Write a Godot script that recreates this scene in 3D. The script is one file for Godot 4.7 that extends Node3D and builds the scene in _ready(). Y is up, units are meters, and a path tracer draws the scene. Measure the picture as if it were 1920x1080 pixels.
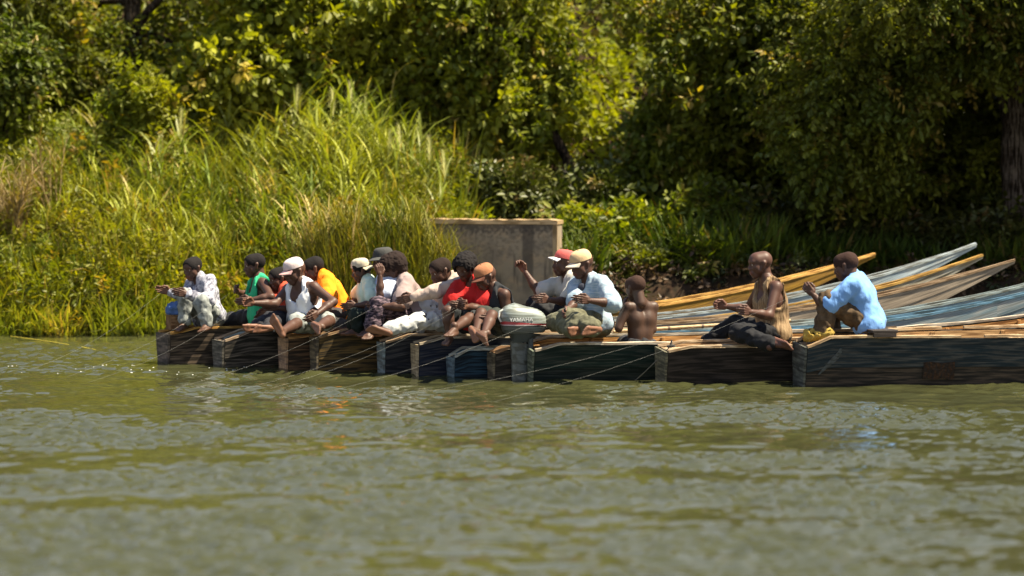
extends Node3D

# ---------------------------------------------------------------- camera model
const F := 6600.0          # focal length in photo pixels (photo 1920 x 1080)
const CAM_H := 2.7
const PITCH := 2.776       # degrees down
const FOCUS := 37.2
const EXPOSURE := 2.9
const SUN_TO := Vector3(0.48, 0.86, 0.05)
const SUN_E := 1.6
const SKY_E := 0.58

var cam_basis: Basis
var used := {}
var boats := []
var jobs := []
var results := []
var people := []
var tex := {}
var rng := RandomNumberGenerator.new()


func ray(px: float, py: float) -> Vector3:
	return cam_basis * Vector3((px - 960.0) / F, -(py - 540.0) / F, -1.0)


func at(px: float, py: float, d: float) -> Vector3:
	var r := ray(px, py)
	return Vector3(0, CAM_H, 0) + r * (d / -r.z)


func on_water(px: float, py: float, y := 0.0) -> Vector3:
	var r := ray(px, py)
	return Vector3(0, CAM_H, 0) + r * ((y - CAM_H) / r.y)


# ---------------------------------------------------------------- mesh builder
class MB:
	var v := PackedVector3Array()
	var n := PackedVector3Array()
	var c := PackedColorArray()
	var uv := PackedVector2Array()
	var i := PackedInt32Array()
	var col := Color(1, 1, 1)

	func vert(p: Vector3, nn: Vector3, t := Vector2.ZERO) -> int:
		v.append(p); n.append(nn); c.append(col); uv.append(t)
		return v.size() - 1

	func tri_i(a: int, b: int, cc: int) -> void:   # front when (c-a)x(b-a) points out
		var g := (v[cc] - v[a]).cross(v[b] - v[a])
		if g.dot(n[a] + n[b] + n[cc]) < 0.0:
			i.append(a); i.append(cc); i.append(b)
		else:
			i.append(a); i.append(b); i.append(cc)

	func quad(a: Vector3, b: Vector3, cc: Vector3, d: Vector3, out: Vector3, ua := Vector2(0, 0), ub := Vector2(1, 0), uc := Vector2(1, 1), ud := Vector2(0, 1)) -> void:
		var nn := (cc - a).cross(d - b)
		if nn.length() < 1e-9:
			nn = (b - a).cross(cc - a)
		nn = nn.normalized()
		if nn.dot(out) < 0:
			nn = -nn
		var k := vert(a, nn, ua)
		vert(b, nn, ub); vert(cc, nn, uc); vert(d, nn, ud)
		tri_i(k, k + 1, k + 2); tri_i(k, k + 2, k + 3)

	func box(t: Transform3D, size: Vector3, bevel := 0.0) -> void:
		var h := size * 0.5
		var b := minf(bevel, minf(h.x, minf(h.y, h.z)) * 0.8)
		for ax in 3:
			for s in [-1.0, 1.0]:
				var e := Vector3.ZERO; e[ax] = s
				var a1 := (ax + 1) % 3
				var a2 := (ax + 2) % 3
				var u := Vector3.ZERO; u[a1] = h[a1] - b
				var w := Vector3.ZERO; w[a2] = h[a2] - b
				var o := e * h[ax]
				quad(t * (o - u - w), t * (o + u - w), t * (o + u + w), t * (o - u + w), t.basis * e, Vector2(0, 0), Vector2(size[a1], 0), Vector2(size[a1], size[a2]), Vector2(0, size[a2]))
		if b > 0.0:
			for ax in 3:
				var a1 := (ax + 1) % 3
				var a2 := (ax + 2) % 3
				for s1 in [-1.0, 1.0]:
					for s2 in [-1.0, 1.0]:
						var p := Vector3.ZERO; p[a1] = s1 * h[a1]; p[a2] = s2 * (h[a2] - b)
						var q := Vector3.ZERO; q[a1] = s1 * (h[a1] - b); q[a2] = s2 * h[a2]
						var l := Vector3.ZERO; l[ax] = h[ax] - b
						var o := Vector3.ZERO; o[a1] = s1; o[a2] = s2
						quad(t * (p - l), t * (p + l), t * (q + l), t * (q - l), t.basis * o)
			for s0 in [-1.0, 1.0]:
				for s1 in [-1.0, 1.0]:
					for s2 in [-1.0, 1.0]:
						var sg := Vector3(s0, s1, s2)
						var hh := sg * h
						var p0 := hh - Vector3(0, s1 * b, s2 * b)
						var p1 := hh - Vector3(s0 * b, 0, s2 * b)
						var p2 := hh - Vector3(s0 * b, s1 * b, 0)
						var nn := (t.basis * sg).normalized()
						var k := vert(t * p0, nn); vert(t * p1, nn); vert(t * p2, nn)
						tri_i(k, k + 1, k + 2)

	# sections: Array of Arrays of 4 corners, in order round the section
	func loft4(secs: Array, us := 0.5, vs := 1.0, caps := true) -> void:
		for e in 4:
			var u := 0.0
			var last := -1
			for s in secs.size():
				var a: Vector3 = secs[s][e]
				var b: Vector3 = secs[s][(e + 1) % 4]
				var p: Vector3 = secs[mini(s + 1, secs.size() - 1)][e] - secs[maxi(s - 1, 0)][e]
				var mid: Vector3 = (secs[s][0] + secs[s][1] + secs[s][2] + secs[s][3]) * 0.25
				var nn := p.cross(b - a)
				if nn.length() < 1e-9:
					nn = (a + b) * 0.5 - mid
				nn = nn.normalized()
				if nn.dot((a + b) * 0.5 - mid) < 0:
					nn = -nn
				if s > 0:
					u += (a - secs[s - 1][e]).length() * us
				var k := vert(a, nn, Vector2(u, e * 0.31 * vs))
				vert(b, nn, Vector2(u, e * 0.31 * vs + (b - a).length() * vs))
				if last >= 0:
					tri_i(last, last + 1, k); tri_i(last + 1, k + 1, k)
				last = k
		if caps:
			var z: Array = secs[0]
			quad(z[0], z[1], z[2], z[3], secs[0][0] - secs[1][0])
			z = secs[-1]
			quad(z[0], z[1], z[2], z[3], secs[-1][0] - secs[-2][0])

	func tube(pts: Array, rad: Array, sides := 6, us := 1.0) -> void:
		var first := v.size()
		var side := Vector3.UP
		var u := 0.0
		for s in pts.size():
			var d: Vector3 = (pts[mini(s + 1, pts.size() - 1)] - pts[maxi(s - 1, 0)]).normalized()
			if s == 0:
				side = Vector3.UP if absf(d.y) < 0.9 else Vector3.RIGHT
			side = (side - d * d.dot(side)).normalized()
			var up := d.cross(side)
			if s > 0:
				u += (pts[s] - pts[s - 1]).length()
			for k in sides + 1:
				var an := TAU * k / sides
				var o := side * cos(an) + up * sin(an)
				vert(pts[s] + o * float(rad[s]), o, Vector2(u * us, float(k) / sides))
		for s in pts.size() - 1:
			for k in sides:
				var a := first + s * (sides + 1) + k
				tri_i(a, a + 1, a + sides + 1); tri_i(a + 1, a + sides + 2, a + sides + 1)
		for e in [0, pts.size() - 1]:
			var d: Vector3 = (pts[0] - pts[1]).normalized() if e == 0 else (pts[-1] - pts[-2]).normalized()
			var k := vert(pts[e], d)
			var f := v.size()
			for q in sides:
				vert(v[first + e * (sides + 1) + q], d)
			for q in sides:
				tri_i(k, f + q, f + (q + 1) % sides)

	# rings of points (closed), smooth
	func skin_rings(rings: Array, cap := true) -> void:
		var first := v.size()
		var m: int = rings[0].size()
		for r in rings.size():
			var mid := Vector3.ZERO
			for p in rings[r]:
				mid += p
			mid /= m
			for k in m:
				var a: Vector3 = rings[r][(k + 1) % m] - rings[r][(k + m - 1) % m]
				var b: Vector3 = rings[mini(r + 1, rings.size() - 1)][k] - rings[maxi(r - 1, 0)][k]
				var nn := a.cross(b).normalized()
				if nn.dot(rings[r][k] - mid) < 0:
					nn = -nn
				vert(rings[r][k], nn, Vector2(float(k) / m, float(r) / rings.size()))
		for r in rings.size() - 1:
			for k in m:
				var k2 := (k + 1) % m
				var a := first + r * m
				tri_i(a + k, a + k2, a + m + k); tri_i(a + k2, a + m + k2, a + m + k)
		if cap:
			for r in [0, rings.size() - 1]:
				var mid := Vector3.ZERO
				for p in rings[r]:
					mid += p
				mid /= m
				var o: Vector3 = (mid - rings[1][0]) if r == 0 else (mid - rings[-2][0])
				var nn: Vector3 = (rings[r][0] - mid).cross(rings[r][m / 4] - mid).normalized()
				if nn.dot(o) < 0:
					nn = -nn
				var k := vert(mid, nn)
				for p in rings[r]:
					vert(p, nn)
				for q in m:
					tri_i(k, k + 1 + q, k + 1 + (q + 1) % m)

	func merge(d: Dictionary, t: Transform3D) -> void:
		var base := v.size()
		var flip := t.basis.determinant() < 0
		var nb := t.basis.inverse().transposed()
		var dv: PackedVector3Array = d.v
		var dn: PackedVector3Array = d.n
		var di: PackedInt32Array = d.i
		var dc: PackedColorArray = d.get("c", PackedColorArray())
		for k in dv.size():
			v.append(t * dv[k]); n.append((nb * dn[k]).normalized()); uv.append(Vector2.ZERO)
			c.append(dc[k] * col if dc.size() else col)
		for k in range(0, di.size(), 3):
			i.append(base + di[k])
			i.append(base + (di[k + 2] if flip else di[k + 1]))
			i.append(base + (di[k + 1] if flip else di[k + 2]))

	func done() -> ArrayMesh:
		var a := []
		a.resize(Mesh.ARRAY_MAX)
		a[Mesh.ARRAY_VERTEX] = v; a[Mesh.ARRAY_NORMAL] = n; a[Mesh.ARRAY_COLOR] = c; a[Mesh.ARRAY_TEX_UV] = uv; a[Mesh.ARRAY_INDEX] = i
		var m := ArrayMesh.new()
		m.add_surface_from_arrays(Mesh.PRIMITIVE_TRIANGLES, a)
		return m


# ---------------------------------------------------------------- scene helpers
func numbered(called: String) -> String:
	var k: int = used.get(called, 0)
	used[called] = k + 1
	return called if k == 0 else "%s_%03d" % [called, k]


func tag(o: Node, label: String, category: String, group := "", kind := "") -> Node:
	if label: o.set_meta("label", label)
	if category: o.set_meta("category", category)
	if group: o.set_meta("group", group)
	if kind: o.set_meta("kind", kind)
	return o


func thing(called: String, where := Vector3.ZERO, turn := 0.0) -> Node3D:
	var o := Node3D.new()
	o.name = numbered(called)
	o.position = where
	o.rotation.y = turn
	add_child(o, true)
	return o


func put(called: String, m: Mesh, mat: Material, parent: Node = null, t := Transform3D.IDENTITY) -> MeshInstance3D:
	var o := MeshInstance3D.new()
	o.mesh = m
	o.material_override = mat
	o.transform = t
	if parent == null:
		o.name = numbered(called)
		add_child(o, true)
	else:
		var k := 0
		var nm := called
		while parent.has_node(nm):
			k += 1
			nm = "%s_%03d" % [called, k]
		o.name = nm
		parent.add_child(o, true)
	return o


func scatter(called: String, m: Mesh, mat: Material, xf: Array, cols: Array, parent: Node = null) -> MultiMeshInstance3D:
	var mm := MultiMesh.new()
	mm.transform_format = MultiMesh.TRANSFORM_3D
	mm.use_colors = true
	mm.mesh = m
	mm.instance_count = xf.size()
	for k in xf.size():
		mm.set_instance_transform(k, xf[k])
		mm.set_instance_color(k, cols[k])
	var o := MultiMeshInstance3D.new()
	o.multimesh = mm
	o.material_override = mat
	o.set_meta("kind", "stuff")
	if parent == null:
		o.name = numbered(called)
		add_child(o, true)
	else:
		o.name = called
		parent.add_child(o, true)
	return o


func lin(r: float, g: float, b: float) -> Color:
	return Color(r, g, b).linear_to_srgb()


func mat(col: Color, rough := 0.8, t: Texture2D = null, spec := 0.5) -> StandardMaterial3D:
	var m := StandardMaterial3D.new()
	m.albedo_color = col
	m.roughness = rough
	m.metallic_specular = spec
	if t:
		m.albedo_texture = t
	return m


func noise(seed_: int, freq: float, oct := 3) -> FastNoiseLite:
	var f := FastNoiseLite.new()
	f.seed = seed_
	f.frequency = freq
	f.noise_type = FastNoiseLite.TYPE_SIMPLEX
	f.fractal_octaves = oct
	return f


# image of two colours mixed by streaky noise
func streak_tex(seed_: int, a: Color, b: Color, fx: float, fy: float, bias := 0.0, gain := 1.4, w := 256, h := 128, grain := 0.25) -> ImageTexture:
	var im := Image.create(w, h, false, Image.FORMAT_RGB8)
	var n1 := noise(seed_, 1.0, 4)
	var n2 := noise(seed_ + 7, 1.0, 2)
	for y in h:
		for x in w:
			var s := n1.get_noise_2d(x * fx, y * fy) * gain + bias
			var g := n2.get_noise_2d(x * fx * 0.6, y * fy * 6.0)
			var t := clampf(0.5 + s, 0.0, 1.0)
			var q := a.lerp(b, t) * (1.0 + g * grain)
			im.set_pixel(x, y, Color(clampf(q.r, 0, 1), clampf(q.g, 0, 1), clampf(q.b, 0, 1)))
	return ImageTexture.create_from_image(im)


func bump_tex(seed_: int, freq: float, oct := 4, size := 256) -> NoiseTexture2D:
	var t := NoiseTexture2D.new()
	t.width = size; t.height = size; t.seamless = true
	t.noise = noise(seed_, freq, oct)
	return t


# ---------------------------------------------------------------- fields
# bones: flat list ax ay az bx by bz ra rb ; cuts the same
static func mesh_field(job: Dictionary) -> Dictionary:
	var bones: PackedFloat32Array = job.bones
	var cuts: PackedFloat32Array = job.get("cuts", PackedFloat32Array())
	var cell: float = job.cell
	var kk: float = job.k
	var lo := Vector3(1e9, 1e9, 1e9)
	var hi := -lo
	var nb := bones.size() / 8
	for b in nb:
		var o := b * 8
		var pad := maxf(bones[o + 6], bones[o + 7]) + cell * 3.0 + 0.01
		var A := Vector3(bones[o], bones[o + 1], bones[o + 2])
		var B := Vector3(bones[o + 3], bones[o + 4], bones[o + 5])
		lo = lo.min(A - Vector3.ONE * pad).min(B - Vector3.ONE * pad)
		hi = hi.max(A + Vector3.ONE * pad).max(B + Vector3.ONE * pad)
	var nx := int((hi.x - lo.x) / cell) + 2
	var ny := int((hi.y - lo.y) / cell) + 2
	var nz := int((hi.z - lo.z) / cell) + 2
	var sy := nx
	var sz := nx * ny
	var f := PackedFloat32Array()
	f.resize(nx * ny * nz)
	f.fill(9.0)
	for pass_ in 2:
		var src := bones if pass_ == 0 else cuts
		for b in src.size() / 8:
			var o := b * 8
			var A := Vector3(src[o], src[o + 1], src[o + 2])
			var B := Vector3(src[o + 3], src[o + 4], src[o + 5])
			var ra := src[o + 6]
			var rb := src[o + 7]
			var pad := maxf(ra, rb) + kk + cell * 2.5
			var mn := (A.min(B) - Vector3.ONE * pad - lo) / cell
			var mx := (A.max(B) + Vector3.ONE * pad - lo) / cell
			var x0 := maxi(0, int(mn.x)); var x1 := mini(nx - 1, int(mx.x) + 1)
			var y0 := maxi(0, int(mn.y)); var y1 := mini(ny - 1, int(mx.y) + 1)
			var z0 := maxi(0, int(mn.z)); var z1 := mini(nz - 1, int(mx.z) + 1)
			var ba := B - A
			var inv := 1.0 / maxf(ba.length_squared(), 1e-8)
			var dr := rb - ra
			for iz in range(z0, z1 + 1):
				for iy in range(y0, y1 + 1):
					var p := Vector3(lo.x + x0 * cell, lo.y + iy * cell, lo.z + iz * cell) - A
					var idx := iz * sz + iy * sy + x0
					for ix in range(x0, x1 + 1):
						var h := clampf(p.dot(ba) * inv, 0.0, 1.0)
						var d := (p - ba * h).length() - ra - dr * h
						var cur := f[idx]
						if pass_ == 0:
							var df := absf(cur - d)
							if df >= kk:
								if d < cur:
									f[idx] = d
							else:
								f[idx] = minf(cur, d) - (kk - df) * (kk - df) * 0.25 / kk
						elif -d > cur:
							f[idx] = -d
						p.x += cell
						idx += 1
	var amp: float = job.get("amp", 0.0)
	if amp > 0.0:
		var fn: FastNoiseLite = job.noise
		var st: Vector3 = job.get("stretch", Vector3.ONE)
		var idx := 0
		for iz in nz:
			for iy in ny:
				for ix in nx:
					var q := f[idx]
					if q < 0.05 and q > -0.05:
						f[idx] = q + (fn.get_noise_3d((lo.x + ix * cell) * st.x, (lo.y + iy * cell) * st.y, (lo.z + iz * cell) * st.z) - .35) * amp
					idx += 1
	# surface nets
	var vi := PackedInt32Array()
	vi.resize(nx * ny * nz)
	vi.fill(-1)
	var V := PackedVector3Array()
	var cells := PackedInt32Array()
	var lim := cell * 2.2
	for iz in nz - 1:
		for iy in ny - 1:
			var idx := iz * sz + iy * sy - 1
			for ix in nx - 1:
				idx += 1
				var f0 := f[idx]
				if f0 > lim or f0 < -lim:
					continue
				var f1 := f[idx + 1]
				var f2 := f[idx + sy]
				var f3 := f[idx + sy + 1]
				var f4 := f[idx + sz]
				var f5 := f[idx + sz + 1]
				var f6 := f[idx + sz + sy]
				var f7 := f[idx + sz + sy + 1]
				var m := int(f0 < 0) + int(f1 < 0) + int(f2 < 0) + int(f3 < 0) + int(f4 < 0) + int(f5 < 0) + int(f6 < 0) + int(f7 < 0)
				if m == 0 or m == 8:
					continue
				var s := Vector3.ZERO
				var cnt := 0
				if (f0 < 0) != (f1 < 0): s += Vector3(f0 / (f0 - f1), 0, 0); cnt += 1
				if (f2 < 0) != (f3 < 0): s += Vector3(f2 / (f2 - f3), 1, 0); cnt += 1
				if (f4 < 0) != (f5 < 0): s += Vector3(f4 / (f4 - f5), 0, 1); cnt += 1
				if (f6 < 0) != (f7 < 0): s += Vector3(f6 / (f6 - f7), 1, 1); cnt += 1
				if (f0 < 0) != (f2 < 0): s += Vector3(0, f0 / (f0 - f2), 0); cnt += 1
				if (f1 < 0) != (f3 < 0): s += Vector3(1, f1 / (f1 - f3), 0); cnt += 1
				if (f4 < 0) != (f6 < 0): s += Vector3(0, f4 / (f4 - f6), 1); cnt += 1
				if (f5 < 0) != (f7 < 0): s += Vector3(1, f5 / (f5 - f7), 1); cnt += 1
				if (f0 < 0) != (f4 < 0): s += Vector3(0, 0, f0 / (f0 - f4)); cnt += 1
				if (f1 < 0) != (f5 < 0): s += Vector3(1, 0, f1 / (f1 - f5)); cnt += 1
				if (f2 < 0) != (f6 < 0): s += Vector3(0, 1, f2 / (f2 - f6)); cnt += 1
				if (f3 < 0) != (f7 < 0): s += Vector3(1, 1, f3 / (f3 - f7)); cnt += 1
				vi[idx] = V.size()
				V.append(lo + (Vector3(ix, iy, iz) + s / cnt) * cell)
				cells.append(idx)
	var I := PackedInt32Array()
	for idx in cells:
		var neg := f[idx] < 0
		if neg != (f[idx + 1] < 0):
			var a := vi[idx]; var b := vi[idx - sy]; var c := vi[idx - sy - sz]; var d := vi[idx - sz]
			if a >= 0 and b >= 0 and c >= 0 and d >= 0:
				if neg: I.append_array([a, c, b, a, d, c])
				else: I.append_array([a, b, c, a, c, d])
		if neg != (f[idx + sy] < 0):
			var a := vi[idx]; var b := vi[idx - sz]; var c := vi[idx - sz - 1]; var d := vi[idx - 1]
			if a >= 0 and b >= 0 and c >= 0 and d >= 0:
				if neg: I.append_array([a, c, b, a, d, c])
				else: I.append_array([a, b, c, a, c, d])
		if neg != (f[idx + sz] < 0):
			var a := vi[idx]; var b := vi[idx - 1]; var c := vi[idx - 1 - sy]; var d := vi[idx - sy]
			if a >= 0 and b >= 0 and c >= 0 and d >= 0:
				if neg: I.append_array([a, c, b, a, d, c])
				else: I.append_array([a, b, c, a, c, d])
	var N := PackedVector3Array()
	N.resize(V.size())
	for k in range(0, I.size(), 3):
		var g := (V[I[k + 2]] - V[I[k]]).cross(V[I[k + 1]] - V[I[k]])
		N[I[k]] += g; N[I[k + 1]] += g; N[I[k + 2]] += g
	for k in N.size():
		N[k] = N[k].normalized()
	return {"v": V, "n": N, "i": I}


static func bone(l: PackedFloat32Array, a: Vector3, b: Vector3, ra: float, rb: float) -> void:
	l.append_array(PackedFloat32Array([a.x, a.y, a.z, b.x, b.y, b.z, ra, rb]))


func _job(k: int) -> void:
	results[k] = mesh_field(jobs[k])


func add_job(bones: PackedFloat32Array, cell: float, k: float, extra := {}) -> int:
	var j := {"bones": bones, "cell": cell, "k": k}
	j.merge(extra)
	jobs.append(j)
	return jobs.size() - 1


func run_jobs() -> void:
	results.resize(jobs.size())
	var id := WorkerThreadPool.add_group_task(_job, jobs.size())
	WorkerThreadPool.wait_for_group_task_completion(id)


# ---------------------------------------------------------------- the scene
func _ready() -> void:
	cam_basis = Basis(Vector3.RIGHT, deg_to_rad(-PITCH))
	var cam := Camera3D.new()
	cam.name = "camera"
	var ca := CameraAttributesPhysical.new()
	ca.frustum_focal_length = 12.0 * F / 540.0
	ca.frustum_focus_distance = FOCUS
	ca.frustum_near = 0.5
	ca.frustum_far = 900.0
	ca.exposure_aperture = ca.frustum_focal_length / 112.0
	cam.attributes = ca
	cam.fov = rad_to_deg(2.0 * atan(540.0 / F))
	cam.far = 900.0
	cam.transform = Transform3D(cam_basis, Vector3(0, CAM_H, 0))
	cam.current = true
	add_child(cam)
	var env := Environment.new()
	env.background_mode = Environment.BG_SKY
	var sky := Sky.new()
	var sm := ProceduralSkyMaterial.new()
	sm.sky_top_color = Color(.42, .51, .66)
	sm.sky_horizon_color = Color(.97, .95, .88)
	sm.sky_curve = .18
	sm.ground_bottom_color = Color(.22, .22, .15)
	sm.ground_horizon_color = Color(.45, .45, .38)
	sky.sky_material = sm
	env.sky = sky
	env.background_energy_multiplier = SKY_E
	env.tonemap_mode = Environment.TONE_MAPPER_LINEAR
	env.tonemap_exposure = EXPOSURE
	env.sdfgi_enabled = true
	env.ssao_enabled = true
	env.ssil_enabled = true
	var we := WorldEnvironment.new()
	we.name = "world"
	we.environment = env
	add_child(we)
	var sun := DirectionalLight3D.new()
	sun.name = "sun"
	sun.light_energy = SUN_E
	sun.light_color = Color(1.0, .95, .84)
	sun.light_angular_distance = .5
	sun.shadow_enabled = true
	add_child(sun)
	sun.look_at_from_position(SUN_TO * 50.0, Vector3.ZERO, Vector3.FORWARD)

	tex["wood"] = streak_tex(201, Color(1, 1, 1), Color(.62, .57, .52), .02, .26, -.1, 1.3, 256, 128, .12)
	tex["faint"] = streak_tex(202, Color(1, 1, 1), Color(.72, .70, .66), .03, .05, -.1, 1.5, 128, 128, .1)
	tex["bark"] = streak_tex(203, Color(1, 1, 1), Color(.35, .32, .3), .12, .03, .0, 1.8, 128, 128, .2)
	tex["folds"] = bump_tex(205, .018, 3)
	tex["bark_bump"] = bump_tex(204, .03)

	river()
	vegetation()
	concrete_wall()
	plan_boats()
	for k in boats.size():
		make_boat(k)
	template_jobs()
	build_hats()
	all_people()
	motor()
	boat_things()
	run_jobs()
	for p in people:
		make_person(p)
	place_extras()
	fishing_lines()
# ---------------------------------------------------------------- people
var head_job := -1
var hair_short_job := -1
var hair_full_job := -1
var hand_job := -1
var hand_fist_job := -1
var foot_job := -1
var cap_mesh: ArrayMesh
var visor_mesh: ArrayMesh
var hat_mesh: ArrayMesh
var brim_mesh: ArrayMesh
var cloth_cache := {}


func face_dir(yaw: float) -> Vector3:
	return Vector3(-sin(deg_to_rad(yaw)), 0, cos(deg_to_rad(yaw)))


func reach(root: Vector3, px: float, py: float, len_: float, sgn: float) -> Vector3:
	var c := Vector3(0, CAM_H, 0)
	var r := ray(px, py).normalized()
	var t0 := (root - c).dot(r)
	var foot := c + r * t0
	var h := (root - foot).length()
	if h >= len_:
		return root + (foot - root).normalized() * minf(h, len_ * 1.1)
	return c + r * (t0 - sgn * sqrt(len_ * len_ - h * h))


func template_jobs() -> void:
	var b := PackedFloat32Array()
	bone(b, Vector3(0, .036, -.036), Vector3(0, .034, .022), .077, .075)
	bone(b, Vector3(0, -.025, .02), Vector3(0, -.072, .044), .064, .042)
	bone(b, Vector3(-.012, -.094, .058), Vector3(.012, -.094, .058), .02, .02)
	bone(b, Vector3(0, .014, .086), Vector3(0, -.028, .100), .009, .015)
	bone(b, Vector3(-.015, -.03, .092), Vector3(.015, -.03, .092), .011, .011)
	bone(b, Vector3(-.02, -.057, .084), Vector3(.02, -.057, .084), .012, .012)
	bone(b, Vector3(-.016, -.07, .082), Vector3(.016, -.07, .082), .012, .012)
	bone(b, Vector3(-.042, .032, .074), Vector3(.042, .032, .074), .015, .015)
	bone(b, Vector3(0, -.04, -.035), Vector3(0, -.15, -.045), .052, .056)
	for s in [-1.0, 1.0]:
		bone(b, Vector3(.038 * s, -.02, .05), Vector3(.045 * s, -.045, .03), .032, .03)
		bone(b, Vector3(.079 * s, .018, -.014), Vector3(.073 * s, -.026, -.004), .015, .011)
	var c := PackedFloat32Array()
	for s in [-1.0, 1.0]:
		bone(c, Vector3(.031 * s, .009, .104), Vector3(.031 * s, .009, .104), .02, .02)
	head_job = add_job(b, .0055, .018, {"cuts": c})
	for full in 2:
		b = PackedFloat32Array()
		var g := .030 if full else .005
		bone(b, Vector3(0, .036 + g * .4, -.036), Vector3(0, .036 + g * .4, .022), .077 + g, .075 + g)
		if full:
			bone(b, Vector3(0, .0, -.05), Vector3(0, -.02, -.05), .085, .075)
		c = PackedFloat32Array()
		bone(c, Vector3(0, -.06, .115), Vector3(0, .012, .125), .10, .075)
		bone(c, Vector3(0, -.19, .03), Vector3(0, -.14, -.02), .15, .105)
		for e in [-1.0, 1.0]:
			bone(c, Vector3(.09 * e, -.06, .05), Vector3(.085 * e, -.01, .055), .06, .035)
		var j := add_job(b, .006, .01, {"cuts": c, "amp": .009 if full else .003, "noise": noise(5, 22.0 if full else 60.0, 3)})
		if full: hair_full_job = j
		else: hair_short_job = j
	for fist in 2:
		b = PackedFloat32Array()
		bone(b, Vector3(-.02, 0, 0), Vector3(.02, 0, .0), .024, .022)
		for k in 4:
			var z := .03 - .02 * k
			bone(b, Vector3(.015, 0, z * .6), Vector3(.088 - .005 * absf(k - 1.0), .004, z), .016, .0115)
			var l: float = [.040, .046, .042, .032][k]
			var p := Vector3(.088 - .005 * absf(k - 1.0), .004, z)
			var an := 0.35 if fist == 0 else 0.95
			var r := .0098
			for q in 3:
				var an2 := an * (q + 1) if fist == 0 else an * (q + 1) * 0.95
				var nx: Vector3 = p + Vector3(cos(an2), -sin(an2), 0.0) * l * [1.0, .68, .5][q]
				bone(b, p, nx, r, r * .9)
				p = nx
				r *= .92
		bone(b, Vector3(.012, -.004, .022), Vector3(.045, -.014, .052), .016, .0125)
		bone(b, Vector3(.045, -.014, .052), Vector3(.078, -.028, .05), .0115, .0105)
		bone(b, Vector3(.078, -.028, .05), Vector3(.1, -.036, .038), .0105, .009)
		var j := add_job(b, .004, .006)
		if fist: hand_fist_job = j
		else: hand_job = j
	b = PackedFloat32Array()
	bone(b, Vector3(0, .03, 0), Vector3(-.012, -.03, 0), .036, .034)
	bone(b, Vector3(-.035, -.045, 0), Vector3(0, -.04, 0), .03, .032)
	bone(b, Vector3(.01, -.015, 0), Vector3(.12, -.05, .004), .034, .024)
	bone(b, Vector3(-.02, -.048, -.012), Vector3(.12, -.058, -.028), .024, .018)
	bone(b, Vector3(.02, -.045, .014), Vector3(.125, -.056, .026), .026, .02)
	for k in 5:
		var z: float = [.03, .01, -.008, -.023, -.037][k]
		var e: float = [.185, .18, .17, .158, .143][k]
		bone(b, Vector3(.11, -.055, z * .9), Vector3(e, -.062, z), .015, .0135 if k == 0 else .0095)
	foot_job = add_job(b, .006, .012)


func build_hats() -> void:
	var m := MB.new()
	var rings := []
	for k in 10:
		var a := PI * 0.5 * k / 9.0
		var ring := []
		for q in 24:
			var an := TAU * q / 24.0
			var r := pow(cos(a), 0.55)
			ring.append(Vector3(sin(an) * .089 * r, .045 + sin(a) * .088 + (0.006 * cos(an) if k == 0 else 0.0), -.004 + cos(an) * .108 * r))
		rings.append(ring)
	m.skin_rings(rings)
	m.tube([Vector3(0, .131, -.004), Vector3(0, .139, -.004)], [.010, .006], 8)
	cap_mesh = m.done()
	m = MB.new()
	var secs := []
	for k in 9:
		var t := -1.0 + 2.0 * k / 8.0
		var x := t * .08
		var out := .165 - .075 * t * t
		var y := .052 - .02 * t * t
		secs.append([Vector3(x, y + .004, .06), Vector3(x * .98, y - .022 + .004, out), Vector3(x * .98, y - .026, out), Vector3(x, y - .002, .06)])
	m.loft4(secs)
	visor_mesh = m.done()
	m = MB.new()
	rings = []
	for k in 9:
		var a := PI * 0.5 * k / 8.0
		var ring := []
		for q in 24:
			var an := TAU * q / 24.0
			var r := pow(cos(a), 0.35) * (1.0 - 0.08 * k / 8.0)
			ring.append(Vector3(sin(an) * .093 * r, .04 + sin(a) * .098, -.004 + cos(an) * .108 * r))
		rings.append(ring)
	m.skin_rings(rings)
	hat_mesh = m.done()
	m = MB.new()
	secs = []
	for q in 25:
		var an := TAU * q / 24.0
		var o := Vector3(sin(an), 0, cos(an))
		var w := .055 + .008 * sin(an * 3.0)
		var r0 := Vector3(o.x * .092, .052, o.z * .107 - .004)
		secs.append([r0, r0 + o * w + Vector3(0, -.03 + .006 * sin(an * 2.0), 0), r0 + o * w + Vector3(0, -.035 + .006 * sin(an * 2.0), 0), r0 + Vector3(0, -.006, 0)])
	m.loft4(secs, 0.5, 1.0, false)
	brim_mesh = m.done()


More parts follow.
